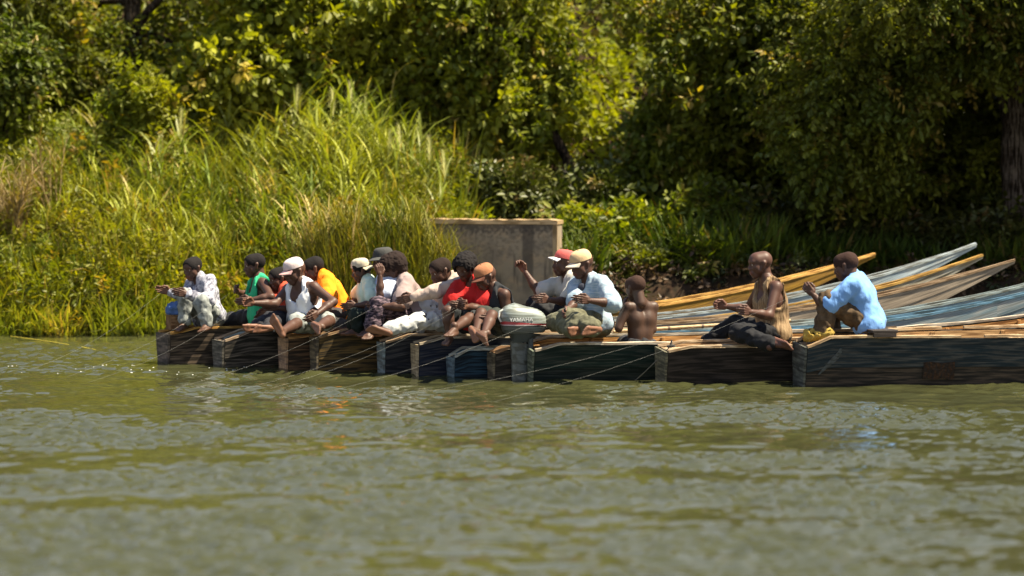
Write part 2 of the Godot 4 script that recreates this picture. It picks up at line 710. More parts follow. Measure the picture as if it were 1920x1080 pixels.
func cloth(col: Color, pattern := "") -> StandardMaterial3D:
	var key := str(col) + pattern
	if not cloth_cache.has(key):
		var m := mat(col, 0.85, null, 0.3)
		m.rim_enabled = true
		m.rim = 0.25
		m.rim_tint = 0.7
		m.heightmap_enabled = true
		m.heightmap_texture = tex["folds"]
		m.heightmap_scale = 0.55
		m.uv1_triplanar = true
		m.uv1_scale = Vector3(2.6, 1.5, 2.6)
		if pattern and not tex.has(pattern):
			match pattern:
				"blotch": tex[pattern] = streak_tex(31, Color(.95, .95, .97), Color(.42, .42, .48), .05, .06, -.22, 2.6, 128, 128, .1)
				"dark_print": tex[pattern] = streak_tex(37, Color(.16, .14, .19), Color(.85, .75, .78), .03, .16, -.42, 1.8, 128, 128, .2)
				"check": tex[pattern] = streak_tex(41, Color(1, 1, 1), Color(.72, .80, .86), .02, .3, .0, 1.2, 128, 128, .05)
				"stripe": tex[pattern] = streak_tex(43, Color(1, .97, .9), Color(.45, .36, .28), .4, .01, -.2, 2.2, 128, 128, .05)
				"faded": tex[pattern] = streak_tex(47, Color(1, 1, 1), Color(.72, .72, .72), .03, .03, .0, 1.2, 128, 128, .1)
		if pattern:
			m.albedo_texture = tex[pattern]
		cloth_cache[key] = m
	return cloth_cache[key]


func plan_person(p: Dictionary) -> void:
	var s: float = p.get("s", 1.08)
	var d: float = p.d
	var hip := at(p.hip[0], p.hip[1], d)
	var neck := at(p.neck[0], p.neck[1], d - float(p.neck[2]))
	var u := (neck - hip).normalized()
	var f := face_dir(p.yaw)
	var r := f.cross(Vector3.UP).normalized()
	r = (r - u * r.dot(u)).normalized()
	var fr := u.cross(r)
	var tl := (neck - hip).length()
	var J := {"hip": hip, "neck": neck, "u": u, "r": r, "f": fr}
	var w: float = p.get("w", 1.0)
	var sh := [neck - u * .055 * s + r * .168 * s * w, neck - u * .055 * s - r * .168 * s * w]
	var hp := [hip + r * .085 * s, hip - r * .085 * s]
	var arms := [p.ra, p.la]
	var legs := [p.rl, p.ll]
	var B := PackedFloat32Array()
	bone(B, hp[0], hp[1], .105 * s, .105 * s)
	var chest := hip + u * tl * .62
	var fat: float = p.get("fat", 1.0)
	for q in [1.0, -1.0]:
		bone(B, hip + r * .045 * s * q, hip + u * tl * .3 + r * .048 * s * q, .105 * s, .098 * s * fat)
		bone(B, hip + u * tl * .3 + r * .048 * s * q, chest + r * .07 * s * q, .098 * s * fat, .103 * s)
		bone(B, chest + r * .07 * s * q, neck - u * .08 * s + r * .085 * s * q, .1 * s, .07 * s)
	bone(B, sh[0], sh[1], .054 * s, .054 * s)
	bone(B, neck - u * .04 * s + r * .07 * s, neck + u * .02 * s, .05 * s, .05 * s)
	bone(B, neck - u * .04 * s - r * .07 * s, neck + u * .02 * s, .05 * s, .05 * s)
	var head := at(p.head[0], p.head[1], d - float(p.head[2]))
	var hb := Basis(Vector3.UP.cross(face_dir(p.hyaw)).normalized(), Vector3.UP, face_dir(p.hyaw))
	hb = hb * Basis(Vector3.RIGHT, deg_to_rad(p.get("hpitch", 10.0))) * Basis(Vector3.BACK, deg_to_rad(p.get("hroll", 0.0)))
	var hs: float = s * p.get("hsize", 1.04)
	J.head = Transform3D(hb.scaled_local(Vector3.ONE * hs), head)
	bone(B, neck - u * .03 * s, head + hb * Vector3(0, -.07, -.03) * s, .058 * s, .05 * s)
	J.hands = []
	J.feet = []
	J.arm = []
	J.leg = []
	for k in 2:
		var a: Array = arms[k]
		var el := reach(sh[k], a[0], a[1], .29 * s, a[2])
		var ha := reach(el, a[3], a[4], .29 * s, a[5])
		var wr := el + (ha - el) * .86
		bone(B, sh[k], el, .052 * s, .04 * s)
		bone(B, el, el.lerp(wr, .4), .04 * s, .039 * s)
		bone(B, el.lerp(wr, .4), wr, .039 * s, .026 * s)
		var x := (ha - el).normalized()
		var zz: Vector3 = Vector3.UP if absf(x.y) < .85 else -fr
		zz = (zz - x * x.dot(zz)).normalized()
		var y := zz.cross(x)
		var want := r * (1.0 if k == 0 else -1.0)   # back of the hand looks outward
		var hbz := Basis(x, y, zz)
		if y.dot(want) < 0:
			hbz = Basis(x, -y, zz)
		J.hands.append([Transform3D(hbz.scaled_local(Vector3.ONE * s), wr + x * .012), a.size() > 6])
		J.arm.append([sh[k], el, wr])
		J["grip%d" % k] = ha + x * .05
		var l: Array = legs[k]
		var kn := reach(hp[k], l[0], l[1], .43 * s, l[2])
		var an := reach(kn, l[3], l[4], .41 * s, l[5])
		bone(B, hp[k], kn, .085 * s, .056 * s)
		bone(B, kn, kn.lerp(an, .35), .052 * s, .054 * s)
		bone(B, kn.lerp(an, .35), an, .054 * s, .034 * s)
		var shin := (an - kn).normalized()
		var toe := (reach(an, l[6], l[7], .2 * s, l[8]) - an).normalized() if l.size() > 6 else face_dir(p.yaw)
		var yy := (-shin - toe * toe.dot(-shin))
		if yy.length() < .1:
			yy = Vector3.UP - toe * toe.y
		yy = yy.normalized()
		var z2 := toe.cross(yy)
		var inner := r * (-1.0 if k == 0 else 1.0)
		J.feet.append(Transform3D(Basis(toe, yy, z2 if z2.dot(inner) > 0 else -z2).scaled_local(Vector3.ONE * s), an))
		J.leg.append([hp[k], kn, an])
	J.s = s
	p.J = J
	p.body_job = add_job(B, .013, .03)
	# clothes
	p.parts = []
	var nz := noise(p.seed, 8.0, 2)
	var sl := 1.0
	if p.get("shirt", "") != "":
		var C := PackedFloat32Array()
		var cuts := PackedFloat32Array()
		var kind: String = p.shirt
		var e := .020 * s
		bone(C, hp[0], hp[1], .112 * s + e, .112 * s + e)
		for q in [1.0, -1.0]:
			bone(C, hip + r * .045 * s * q, hip + u * tl * .3 + r * .048 * s * q, .108 * s + e, .100 * s * fat + e)
			bone(C, hip + u * tl * .3 + r * .048 * s * q, chest + r * .07 * s * q, .100 * s * fat + e, .104 * s + e)
			bone(C, chest + r * .07 * s * q, neck - u * .08 * s + r * .085 * s * q, .101 * s + e, .07 * s + e)
		bone(C, sh[0].lerp(sh[1], .1), sh[1].lerp(sh[0], .1), .054 * s + e, .054 * s + e)
		bone(C, neck - u * .04 * s + r * .07 * s, neck + u * .0 * s, .048 * s + e, .045 * s + e)
		bone(C, neck - u * .04 * s - r * .07 * s, neck + u * .0 * s, .048 * s + e, .045 * s + e)
		if kind == "tank":
			for k in 2:
				var o: Vector3 = r * (1.0 if k == 0 else -1.0)
				bone(cuts, sh[k] + o * .03 * s - u * .11 * s, sh[k] + o * .02 * s + u * .12 * s, .085 * s, .10 * s)
			bone(cuts, neck + fr * .1 * s - u * .11 * s, neck + fr * .1 * s + u * .1 * s, .075 * s, .11 * s)
			bone(cuts, neck - fr * .1 * s + u * .02 * s, neck - fr * .1 * s + u * .1 * s, .07 * s, .1 * s)
		else:
			for k in 2:
				var to: Vector3 = J.arm[k][0].lerp(J.arm[k][1], 1.0 if kind == "long" else p.get("sleeve", .72))
				bone(C, sh[k], to, .054 * s + e, (.042 * s + e) if kind == "long" else (.070 * s + e))
				if kind == "long":
					bone(C, J.arm[k][1], J.arm[k][1].lerp(J.arm[k][2], .95), .044 * s + e, .032 * s + e * .7)
			bone(cuts, neck + fr * .075 * s - u * .02 * s, neck + fr * .09 * s + u * .08 * s, .045 * s, .07 * s)
		bone(cuts, hip - u * .26 * s - r * .4, hip - u * .26 * s + r * .4, .2 * s, .2 * s)
		p.parts.append(["shirt" if kind != "tank" else "tank_top", add_job(C, .0125, .035, {"cuts": cuts, "amp": .015, "noise": nz, "stretch": Vector3(1.0, .6, 1.0)}), cloth(p.shirt_col, p.get("shirt_pat", ""))])
	if p.get("pants", "") != "":
		var C := PackedFloat32Array()
		var e := .017 * s
		bone(C, hp[0] - u * .01, hp[1] - u * .01, .104 * s + e, .104 * s + e)
		bone(C, hip, hip + u * tl * .22, .115 * s, .1 * s)
		for k in 2:
			var kn: Vector3 = J.leg[k][1]
			if p.pants == "shorts":
				bone(C, hp[k], hp[k].lerp(kn, .8), .085 * s + e, .07 * s + e)
			else:
				bone(C, hp[k], kn, .085 * s + e, .058 * s + e)
				bone(C, kn, kn.lerp(J.leg[k][2], .93), .058 * s + e, (.047 if p.pants == "long" else .07) * s + e)
		p.parts.append(["trousers" if p.pants != "shorts" else "shorts", add_job(C, .013, .03, {"amp": .020, "noise": nz}), cloth(p.pants_col, p.get("pants_pat", ""))])
	for x in p.get("extra", []):     # [name, colour, [[from, to, ra, rb], ...]] in torso space (right, up, front)
		var C := PackedFloat32Array()
		for q in x[2]:
			var A := neck + r * float(q[0].x) * s + u * float(q[0].y) * s + fr * float(q[0].z) * s
			var Z := neck + r * float(q[1].x) * s + u * float(q[1].y) * s + fr * float(q[1].z) * s
			bone(C, A, Z, float(q[2]) * s, float(q[3]) * s)
		p.parts.append([x[0], add_job(C, .011, .015, {"amp": .01, "noise": nz}), cloth(x[1])])


func make_person(p: Dictionary) -> void:
	var J: Dictionary = p.J
	var s: float = J.s
	var skin: Color = p.get("skin", Color(.078, .038, .026))
	var pale := Color(.34, .17, .11)
	var m := MB.new()
	m.col = skin
	m.merge(results[p.body_job], Transform3D.IDENTITY)
	var hd: Dictionary = results[head_job]
	if not hd.has("c"):
		var cc := PackedColorArray()
		for k in hd.v.size():
			var q: Vector3 = hd.v[k]
			var lip := q.z > .075 and absf(q.y + .063) < .014 and absf(q.x) < .03
			cc.append(Color(1.35, 1.0, 1.05) if lip else Color.WHITE)
		hd.c = cc
		for key in [hand_job, hand_fist_job]:
			cc = PackedColorArray()
			for k in results[key].v.size():
				var nn: Vector3 = results[key].n[k]
				cc.append(Color(1.7, 1.6, 1.5) if nn.y < -.35 else Color.WHITE)
			results[key].c = cc
		cc = PackedColorArray()
		for k in results[foot_job].v.size():
			var nn: Vector3 = results[foot_job].n[k]
			cc.append(Color(2.7, 2.6, 2.4) if nn.y < -.4 else Color(1.15, 1.15, 1.15))
		results[foot_job].c = cc
	m.merge(hd, J.head)
	for k in 2:
		var h: Array = J.hands[k]
		m.merge(results[hand_fist_job if h[1] else hand_job], h[0])
		m.merge(results[foot_job], J.feet[k])
	# eyes
	for e in [-1.0, 1.0]:
		for part in 2:
			m.col = Color(.55, .5, .45) if part == 0 else Color(.01, .008, .006)
			var rings := []
			var rr := .0125 if part == 0 else .0062
			var c := Vector3(.031 * e, .009, .0765 if part == 0 else .0845)
			for k in 7:
				var a := -PI / 2 + PI * k / 6.0
				var ring := []
				for q in 8:
					ring.append(J.head * (c + Vector3(cos(a) * cos(TAU * q / 8), sin(a), cos(a) * sin(TAU * q / 8)) * rr * .999 + Vector3(cos(TAU * q / 8), 0, sin(TAU * q / 8)) * 1e-5))
				rings.append(ring)
			m.skin_rings(rings, false)
	var low := 1e9
	for q in m.v:
		low = minf(low, q.y)
	var base := Vector3(J.hip.x, low, J.hip.z)
	var o := thing("person", base)
	tag(o, p.label, "person", "people fishing from the moored canoes")
	var off := Transform3D(Basis(), -base)
	if not tex.has("skin"):
		var sm := mat(Color.WHITE, 0.52, null, 0.4)
		sm.vertex_color_use_as_albedo = true
		tex["skin"] = sm
	put("body", m.done(), tex["skin"], o, off)
	for q in p.parts:
		var cm := MB.new()
		cm.merge(results[q[1]], Transform3D.IDENTITY)
		put(q[0], cm.done(), q[2], o, off)
	var hx: Transform3D = off * J.head
	var hair_col: Color = p.get("hair_col", Color(.012, .010, .010))
	match p.get("hair", "short"):
		"short":
			put("hair", shared(hair_short_job), mat_once("hair" + str(hair_col), hair_col.linear_to_srgb(), .9), o, hx)
		"full":
			put("hair", shared(hair_full_job), mat_once("hair" + str(hair_col), hair_col.linear_to_srgb(), .95), o, hx)
	if p.has("cap"):
		var c: Array = p.cap      # crown colour, visor colour, turn
		var t := hx * Transform3D(Basis(Vector3.UP, deg_to_rad(c[2])) * Basis(Vector3.RIGHT, deg_to_rad(c[3] if c.size() > 3 else 6.0)), Vector3(0, .004, 0))
		var k := put("cap", cap_mesh, cloth(c[0]), o, t)
		put("visor", visor_mesh, cloth(c[1]), k)
	if p.has("hat"):
		var k := put("bucket_hat", hat_mesh, cloth(p.hat[0]), o, hx)
		put("brim", brim_mesh, cloth(p.hat[1]), k)


var shared_meshes := {}
func shared(job: int) -> ArrayMesh:
	if not shared_meshes.has(job):
		var m := MB.new()
		m.merge(results[job], Transform3D.IDENTITY)
		shared_meshes[job] = m.done()
	return shared_meshes[job]


var mats := {}
func mat_once(key: String, col: Color, rough: float) -> StandardMaterial3D:
	if not mats.has(key):
		mats[key] = mat(col, rough, null, 0.3)
	return mats[key]


func all_people() -> void:
	var sd := 100
	var list := [
		{"label": "person in grey patterned long sleeve shirt and pale trousers at the outer left end", "b": [0, .02], "s": 1.02, "hip": [392, 594], "neck": [374, 522, .02], "head": [361, 504, .06], "yaw": 50.0, "hyaw": 38.0, "hpitch": 14.0,
			"ra": [350, 556, 1, 316, 547, 0], "la": [392, 563, 1, 345, 551, 1], "rl": [347, 556, 1, 346, 604, 0, 330, 610, 1], "ll": [378, 568, 1, 388, 606, 0, 372, 611, 1],
			"shirt": "long", "shirt_col": lin(.50, .50, .54), "shirt_pat": "blotch", "pants": "long", "pants_col": lin(.29, .31, .30), "pants_pat": "faded"},
		{"label": "bareheaded person in a green tank top seen in profile facing left", "b": [1, .0], "s": 1.04, "hip": [492, 594], "neck": [485, 521, .0], "head": [477, 498, .0], "yaw": 72.0, "hyaw": 76.0, "hpitch": 8.0,
			"ra": [462, 556, -1, 444, 545, 1], "la": [508, 557, 1, 466, 563, 0], "rl": [450, 597, -1, 412, 603, 0], "ll": [530, 590, 1, 500, 612, 1],
			"shirt": "tank", "shirt_col": lin(.03, .36, .17), "pants": "long", "pants_col": lin(.02, .02, .024)},
		{"label": "person in a red top half hidden behind the man in the white tank top", "b": [1, .3], "s": 1.0, "hip": [540, 598], "neck": [531, 540, .0], "head": [522, 523, .0], "yaw": 60.0, "hyaw": 62.0, "hpitch": 12.0,
			"ra": [512, 572, 1, 500, 582, 0], "la": [556, 580, 1, 515, 577, 1], "rl": [505, 600, 1, 480, 612, 1], "ll": [520, 602, 1, 500, 614, 1],
			"shirt": "tee", "shirt_col": lin(.5, .07, .035), "pants": "long", "pants_col": lin(.025, .025, .03)},
		{"label": "person in white tank top and pale cap, one arm stretched out to the left", "b": [2, .1], "s": 1.08, "hip": [574, 600], "neck": [563, 530, .02], "head": [553, 510, .03], "yaw": 38.0, "hyaw": 58.0, "hpitch": 14.0,
			"ra": [515, 570, 1, 470, 568, 1], "la": [625, 566, 1, 592, 590, 1], "rl": [556, 607, 1, 530, 621, 1, 516, 597, 0], "ll": [618, 602, 1, 598, 612, 1, 612, 624, 1],
			"shirt": "tank", "shirt_col": lin(.66, .67, .70), "pants": "shorts", "pants_col": lin(.26, .28, .27), "cap": [lin(.56, .46, .46), lin(.55, .33, .31), 0.0], "hair": "none"},
		{"label": "person in a bright orange t-shirt leaning forward with bowed head", "b": [2, -.22], "s": 1.06, "hip": [640, 592], "neck": [606, 518, .0], "head": [588, 505, .0], "yaw": 78.0, "hyaw": 80.0, "hpitch": 22.0,
			"ra": [600, 566, -1, 590, 584, 1], "la": [618, 568, 1, 594, 586, 1], "rl": [590, 592, 0, 596, 618, 0], "ll": [596, 604, 1, 650, 612, 0],
			"shirt": "tee", "shirt_col": lin(.95, .27, .012), "pants": "long", "pants_col": lin(.05, .045, .045)},
		{"label": "person in a mint green shirt and a tan cap sitting beside the bucket hat", "b": [3, -.1], "s": .98, "hip": [698, 588], "neck": [688, 524, .0], "head": [678, 508, .0], "yaw": 78.0, "hyaw": 84.0, "hpitch": 14.0,
			"ra": [668, 560, -1, 660, 570, 1], "la": [700, 570, 1, 664, 573, 0], "rl": [664, 586, 1, 664, 614, 0], "ll": [668, 592, 1, 672, 616, 0],
			"shirt": "tee", "shirt_col": lin(.5, .62, .52), "pants": "long", "pants_col": lin(.015, .022, .018), "cap": [lin(.46, .4, .3), lin(.4, .34, .25), 150.0], "hair": "short"},
		{"label": "person in a grey bucket hat holding one hand up to the mouth", "b": [3, .18], "s": 1.04, "hip": [736, 590], "neck": [728, 515, .0], "head": [719, 490, .0], "yaw": 70.0, "hyaw": 74.0, "hpitch": 6.0,
			"ra": [706, 560, 1, 690, 572, 0], "la": [714, 553, 1, 712, 512, 0, 1], "rl": [700, 585, 1, 700, 616, 0], "ll": [704, 590, 1, 706, 618, 0],
			"shirt": "tee", "shirt_col": lin(.5, .55, .68), "pants": "long", "pants_col": lin(.02, .02, .025), "hat": [lin(.05, .05, .048), lin(.065, .065, .062)], "hair": "none"},
		{"label": "hunched person with bushy dark hair, faded mauve t-shirt and dark printed trousers", "b": [3, .42], "s": 1.1, "hip": [772, 594], "neck": [756, 522, .0], "head": [738, 504, .02], "yaw": 80.0, "hyaw": 78.0, "hpitch": 22.0,
			"ra": [735, 572, -1, 712, 572, 0], "la": [752, 575, 1, 716, 574, 0], "rl": [726, 576, -1, 722, 614, 0, 700, 620, 1], "ll": [708, 572, 1, 700, 614, 0, 684, 626, 1],
			"shirt": "tee", "shirt_col": lin(.29, .22, .21), "pants": "wide", "pants_col": lin(.42, .38, .4), "pants_pat": "dark_print", "hair": "full", "hair_col": Color(.022, .014, .012)},
		{"label": "person in cream long sleeve shirt and white trousers, one leg stretched out along the canoe", "b": [4, .08], "s": 1.1, "hip": [850, 602], "neck": [850, 522, .0], "head": [826, 509, .04], "yaw": 66.0, "hyaw": 58.0, "hpitch": 20.0,
			"ra": [838, 560, -1, 810, 572, -1], "la": [815, 546, 1, 770, 558, 0], "rl": [784, 566, 0, 782, 620, 0, 765, 624, 1], "ll": [788, 600, 1, 726, 618, 1, 700, 610, 0],
			"shirt": "long", "shirt_col": lin(.42, .325, .275), "pants": "long", "pants_col": lin(.48, .49, .48), "hair": "short", "hair_col": Color(.02, .012, .01)},
		{"label": "person with a round black afro in a bright red shirt looking down at their hands", "b": [5, .06], "s": 1.06, "hip": [888, 600], "neck": [884, 527, .0], "head": [873, 503, .04], "yaw": 25.0, "hyaw": 28.0, "hpitch": 24.0,
			"ra": [846, 572, 1, 858, 570, 1], "la": [905, 580, 1, 868, 574, 1], "rl": [840, 584, 1, 842, 628, 0, 832, 636, 1], "ll": [880, 597, 1, 852, 616, 1, 838, 618, 1],
			"shirt": "tee", "shirt_col": lin(.40, .016, .015), "pants": "shorts", "pants_col": lin(.03, .033, .036), "hair": "full"},
		{"label": "person in a rust brown cap and dark sleeveless top, barefoot beside the outboard motor", "b": [7, -.38], "s": 1.06, "hip": [938, 604], "neck": [927, 541, .04], "head": [911, 521, .06], "yaw": 58.0, "hyaw": 62.0, "hpitch": 20.0,
			"ra": [892, 578, 1, 872, 574, 1], "la": [951, 594, 0, 922, 596, 1], "rl": [902, 588, 1, 893, 622, 1, 906, 646, 1], "ll": [922, 592, 1, 908, 626, 1, 926, 640, 1],
			"shirt": "tank", "shirt_col": lin(.02, .022, .026), "pants": "shorts", "pants_col": lin(.035, .04, .033), "cap": [lin(.32, .14, .07), lin(.14, .055, .035), 10.0], "hair": "none"},
		{"label": "person in a white and red cap raising one forearm in front of the concrete wall", "b": [7, -.42], "s": 1.08, "hip": [1082, 582], "neck": [1068, 518, .0], "head": [1058, 495, .0], "yaw": 66.0, "hyaw": 78.0, "hpitch": -2.0,
			"ra": [1010, 549, 1, 981, 504, -1, 1], "la": [1066, 566, 1, 1024, 562, 1], "rl": [1002, 572, 0, 1040, 588, 0], "ll": [1012, 578, 1, 1060, 592, 0],
			"shirt": "tee", "shirt_col": lin(.44, .42, .37), "sleeve": .8, "pants": "long", "pants_col": lin(.022, .022, .024), "cap": [lin(.48, .1, .09), lin(.72, .68, .66), 0.0, -8.0], "hair": "none"},
		{"label": "cross-legged person in tan cap, open pale blue shirt, dark undershirt and olive trousers", "b": [8, -.1], "s": 1.12, "hip": [1112, 606], "neck": [1104, 522, .0], "head": [1091, 497, .04], "yaw": 48.0, "hyaw": 56.0, "hpitch": 12.0, "w": 1.08,
			"ra": [1080, 566, 1, 1060, 585, 1], "la": [1148, 569, 1, 1100, 563, 1], "rl": [1040, 603, 1, 1084, 618, 1], "ll": [1064, 594, 1, 1112, 616, 1],
			"shirt": "tee", "sleeve": .98, "shirt_col": lin(.40, .46, .51), "shirt_pat": "check", "pants": "wide", "pants_col": lin(.15, .145, .09), "pants_pat": "faded", "cap": [lin(.52, .37, .21), lin(.55, .47, .37), 0.0], "hair": "none",
			"extra": [["undershirt", lin(.03, .033, .05), [[Vector3(0.0, -.08, .098), Vector3(.0, -.40, .125), .040, .034]]]]},
		{"label": "shirtless child seen from behind sitting down inside the orange timbered canoe", "b": [8, .05], "s": .9, "hip": [1200, 650], "neck": [1202, 566, .0], "head": [1191, 541, -.02], "yaw": 152.0, "hyaw": 140.0, "hpitch": 12.0, "hsize": 1.2,
			"ra": [1224, 618, 0, 1205, 630, -1], "la": [1160, 616, .4, 1168, 574, -1], "rl": [1180, 640, -1, 1170, 662, -1], "ll": [1165, 640, -1, 1160, 662, -1],
			"shirt": "", "pants": "shorts", "pants_col": lin(.03, .03, .035), "hair": "short", "hair_col": Color(.042, .022, .016), "skin": Color(.07, .036, .027)},
		{"label": "bald person in a tan striped vest and black trousers with a closed fist held forward", "b": [9, .0], "s": 1.14, "hip": [1450, 626], "neck": [1440, 527, .0], "head": [1425, 496, .0], "yaw": 70.0, "hyaw": 74.0, "hpitch": 6.0,
			"ra": [1402, 580, -1, 1358, 574, 0, 1], "la": [1442, 592, 1, 1402, 584, 1, 1], "rl": [1378, 608, -1, 1322, 642, 0], "ll": [1385, 624, 1, 1448, 646, 1, 1476, 660, 1],
			"shirt": "tank", "shirt_col": lin(.33, .245, .165), "shirt_pat": "stripe", "pants": "long", "pants_col": lin(.013, .013, .015), "hair": "none", "skin": Color(.085, .04, .03)},
		{"label": "person in light blue shirt and brown trousers, knees drawn up, turned away from view", "b": [10, -.05], "s": 1.14, "hip": [1630, 606], "neck": [1601, 520, .0], "head": [1586, 500, .0], "yaw": 106.0, "hyaw": 112.0, "hpitch": 14.0, "w": 1.05,
			"ra": [1590, 580, -1, 1560, 590, -1], "la": [1548, 578, 1, 1522, 549, 0, 1], "rl": [1562, 566, -1, 1556, 622, 0], "ll": [1552, 562, 1, 1544, 622, 0],
			"shirt": "tee", "sleeve": .8, "shirt_col": lin(.17, .34, .68), "pants": "wide", "pants_col": lin(.115, .075, .042), "pants_pat": "faded", "hair": "short", "hair_col": Color(.035, .018, .014)},
	]
	for p in list:
		p.seed = sd
		sd += 1
		p.d = boat_depth(p.b[0], p.hip[0], p.b[1])
		plan_person(p)
		people.append(p)
# ---------------------------------------------------------------- canoes
func boat_depth(k: int, px: float, lateral: float) -> float:
	var b: Dictionary = boats[k]
	var q := (px - 960.0) / F
	var ca := cos(b.turn)
	var sa := sin(b.turn)
	var l: float = (q * (-b.o.z - lateral * ca) - b.o.x - lateral * sa) / (ca - q * sa)
	return -b.o.z + l * sa - lateral * ca


func plan_boats() -> void:
	boats = [
		{"near": [318, 683], "a": 24.0, "bow": [1640, 478], "hs": .21, "hm": .25, "g": .385, "gs": .33, "hull": [Color(.05, .038, .028), Color(.20, .145, .10)], "tran": [Color(.17, .13, .10), Color(.05, .042, .035)], "in": lin(.50, .27, .055), "rail": lin(.62, .36, .10),
			"label": "weathered dark plank canoe outermost on the left with a yellow ochre bow", "bowhull": [Color(.34, .19, .03), Color(.20, .11, .03)]},
		{"near": [420, 688], "a": 22.0, "bow": [1830, 459], "hs": .19, "hm": .23, "g": .375, "gs": .28, "hull": [Color(.035, .032, .026), Color(.16, .135, .11)], "tran": [Color(.18, .16, .13), Color(.06, .055, .045)], "in": lin(.36, .44, .47), "rail": lin(.46, .36, .26), "rail2": lin(.40, .47, .50),
			"label": "black weathered canoe whose slender pale blue bow rises highest at the right", "bowhull": [Color(.26, .33, .38), Color(.42, .44, .43)]},
		{"near": [540, 694], "a": 20.0, "bow": [1842, 480], "hs": .16, "hm": .21, "g": .365, "gs": .34, "hull": [Color(.19, .11, .06), Color(.05, .036, .025)], "tran": [Color(.38, .24, .14), Color(.16, .11, .08)], "in": lin(.52, .30, .085), "rail": lin(.60, .36, .15), "rail2": lin(.56, .34, .09),
			"label": "brown canoe with an orange stern corner and a yellow and pale blue bow", "bowhull": [Color(.42, .40, .34), Color(.22, .17, .10)]},
		{"near": [597, 697], "a": 18.6, "bow": [1902, 489], "hs": .14, "hm": .20, "g": .43, "gs": .36, "hull": [Color(.21, .135, .05), Color(.05, .04, .025)], "tran": [Color(.20, .16, .10), Color(.06, .05, .04)], "in": lin(.30, .25, .2), "rail": lin(.42, .29, .17), "rail2": lin(.34, .24, .15),
			"label": "olive brown plank canoe with a bare grey wooden bow", "bowhull": [Color(.22, .18, .14), Color(.36, .29, .22)]},
		{"near": [722, 702], "a": 15.2, "bow": [2060, 528], "hs": .15, "hm": .20, "g": .41, "gs": .33, "hull": [Color(.02, .022, .03), Color(.07, .07, .075)], "tran": [Color(.20, .25, .27), Color(.09, .095, .09)], "in": lin(.33, .40, .42), "rail": lin(.56, .42, .28), "rail2": lin(.30, .37, .38),
			"label": "dark canoe with a faded blue grey transom under the man in white trousers", "bowhull": [Color(.24, .32, .34), Color(.36, .38, .36)]},
		{"near": [785, 705.5], "a": 13.8, "bow": [2100, 535], "hs": .15, "hm": .20, "g": .395, "gs": .33, "hull": [Color(.018, .024, .045), Color(.06, .06, .07)], "tran": [Color(.44, .35, .22), Color(.20, .155, .10)], "in": lin(.30, .36, .38), "rail": lin(.54, .47, .36), "rail2": lin(.13, .27, .40),
			"label": "navy canoe with a broad tan transom board", "bowhull": [Color(.20, .27, .30), Color(.34, .34, .32)]},
		{"near": [852, 709], "a": 13.6, "L": 4.6, "bow": [2170, 545], "hs": .15, "hm": .19, "g": .29, "gs": .215, "hull": [Color(.03, .075, .12), Color(.012, .022, .035)], "tran": [Color(.12, .17, .2), Color(.05, .065, .08)], "in": lin(.10, .22, .36), "rail": lin(.50, .55, .53), "rail2": lin(.10, .16, .2),
			"label": "low blue painted canoe beside the bare feet", "bowhull": [Color(.05, .22, .42), Color(.16, .26, .34)]},
		{"near": [928, 711.5], "a": 13.4, "L": 4.4, "bow": [2230, 560], "hs": .14, "hm": .20, "g": .315, "gs": .27, "hull": [Color(.028, .024, .02), Color(.09, .075, .06)], "tran": [Color(.19, .16, .11), Color(.06, .05, .035)], "in": lin(.26, .19, .12), "rail": lin(.44, .28, .16), "rail2": lin(.20, .14, .09),
			"label": "dark brown canoe just left of the outboard motor", "bowhull": [Color(.22, .16, .10), Color(.10, .08, .06)]},
		{"near": [1000, 714], "a": 12.6, "bow": [2320, 560], "roll": 6.0, "deck": lin(.60, .31, .11), "hs": .24, "hm": .33, "g": .40, "gs": .335, "hull": [Color(.010, .018, .016), Color(.034, .042, .036)], "hull2": [Color(.010, .026, .022), Color(.045, .056, .046)], "tran": [Color(.15, .17, .13), Color(.06, .068, .05)], "in": lin(.56, .29, .10), "rail": lin(.62, .55, .44),
			"label": "dark green canoe with orange timber inside that carries the outboard motor"},
		{"near": [1250, 719.5], "a": 12.2, "bow": [2560, 560], "roll": 4.0, "hs": .22, "hm": .33, "g": .385, "gs": .34, "hull": [Color(.020, .016, .013), Color(.060, .046, .038)], "tran": [Color(.19, .17, .11), Color(.06, .056, .04)], "in": lin(.47, .30, .16), "rail": lin(.60, .46, .30),
			"label": "black brown canoe with a mooring rope at its stern under the bald man"},
		{"near": [1510, 725.5], "a": 11.8, "bow": [2830, 560], "roll": 4.5, "hs": .22, "hm": .36, "g": .515, "gs": .42, "hull": [Color(.030, .026, .022), Color(.10, .075, .055)], "hull2": [Color(.022, .036, .045), Color(.085, .085, .08)], "tran": [Color(.11, .115, .10), Color(.035, .036, .032)], "in": lin(.46, .28, .13), "rail": lin(.58, .42, .25),
			"label": "large dark canoe nearest the water's open side with a rust marked plank"},
	]
	for b in boats:
		b.turn = deg_to_rad(b.a)
		var near := on_water(b.near[0], b.near[1])
		var lat := Vector3(sin(b.turn), 0, cos(b.turn))
		var ax := Vector3(cos(b.turn), 0, -sin(b.turn))
		b.o = near - lat * float(b.hs) * .86
		b.ax = ax
		b.lat = lat
		var q: float = (b.bow[0] - 960.0) / F
		b.len = clampf((q * -b.o.z - b.o.x) / (cos(b.turn) - q * sin(b.turn)), 5.0, 9.6)
		var tip: Vector3 = b.o + ax * float(b.len)
		b.tip = at(b.bow[0], b.bow[1], -tip.z).y if b.bow[0] < 1920 else 1.05
		if b.has("L"):
			b.len = b.L
			b.tip = .46


func half_beam(b: Dictionary, t: float) -> float:
	var h: float = lerpf(b.hs, b.hm, smoothstep(0.0, .34, t))
	if t > .44:
		h = maxf(.018, b.hm * (1.0 - pow((t - .44) / .56, 1.65)))
	return h


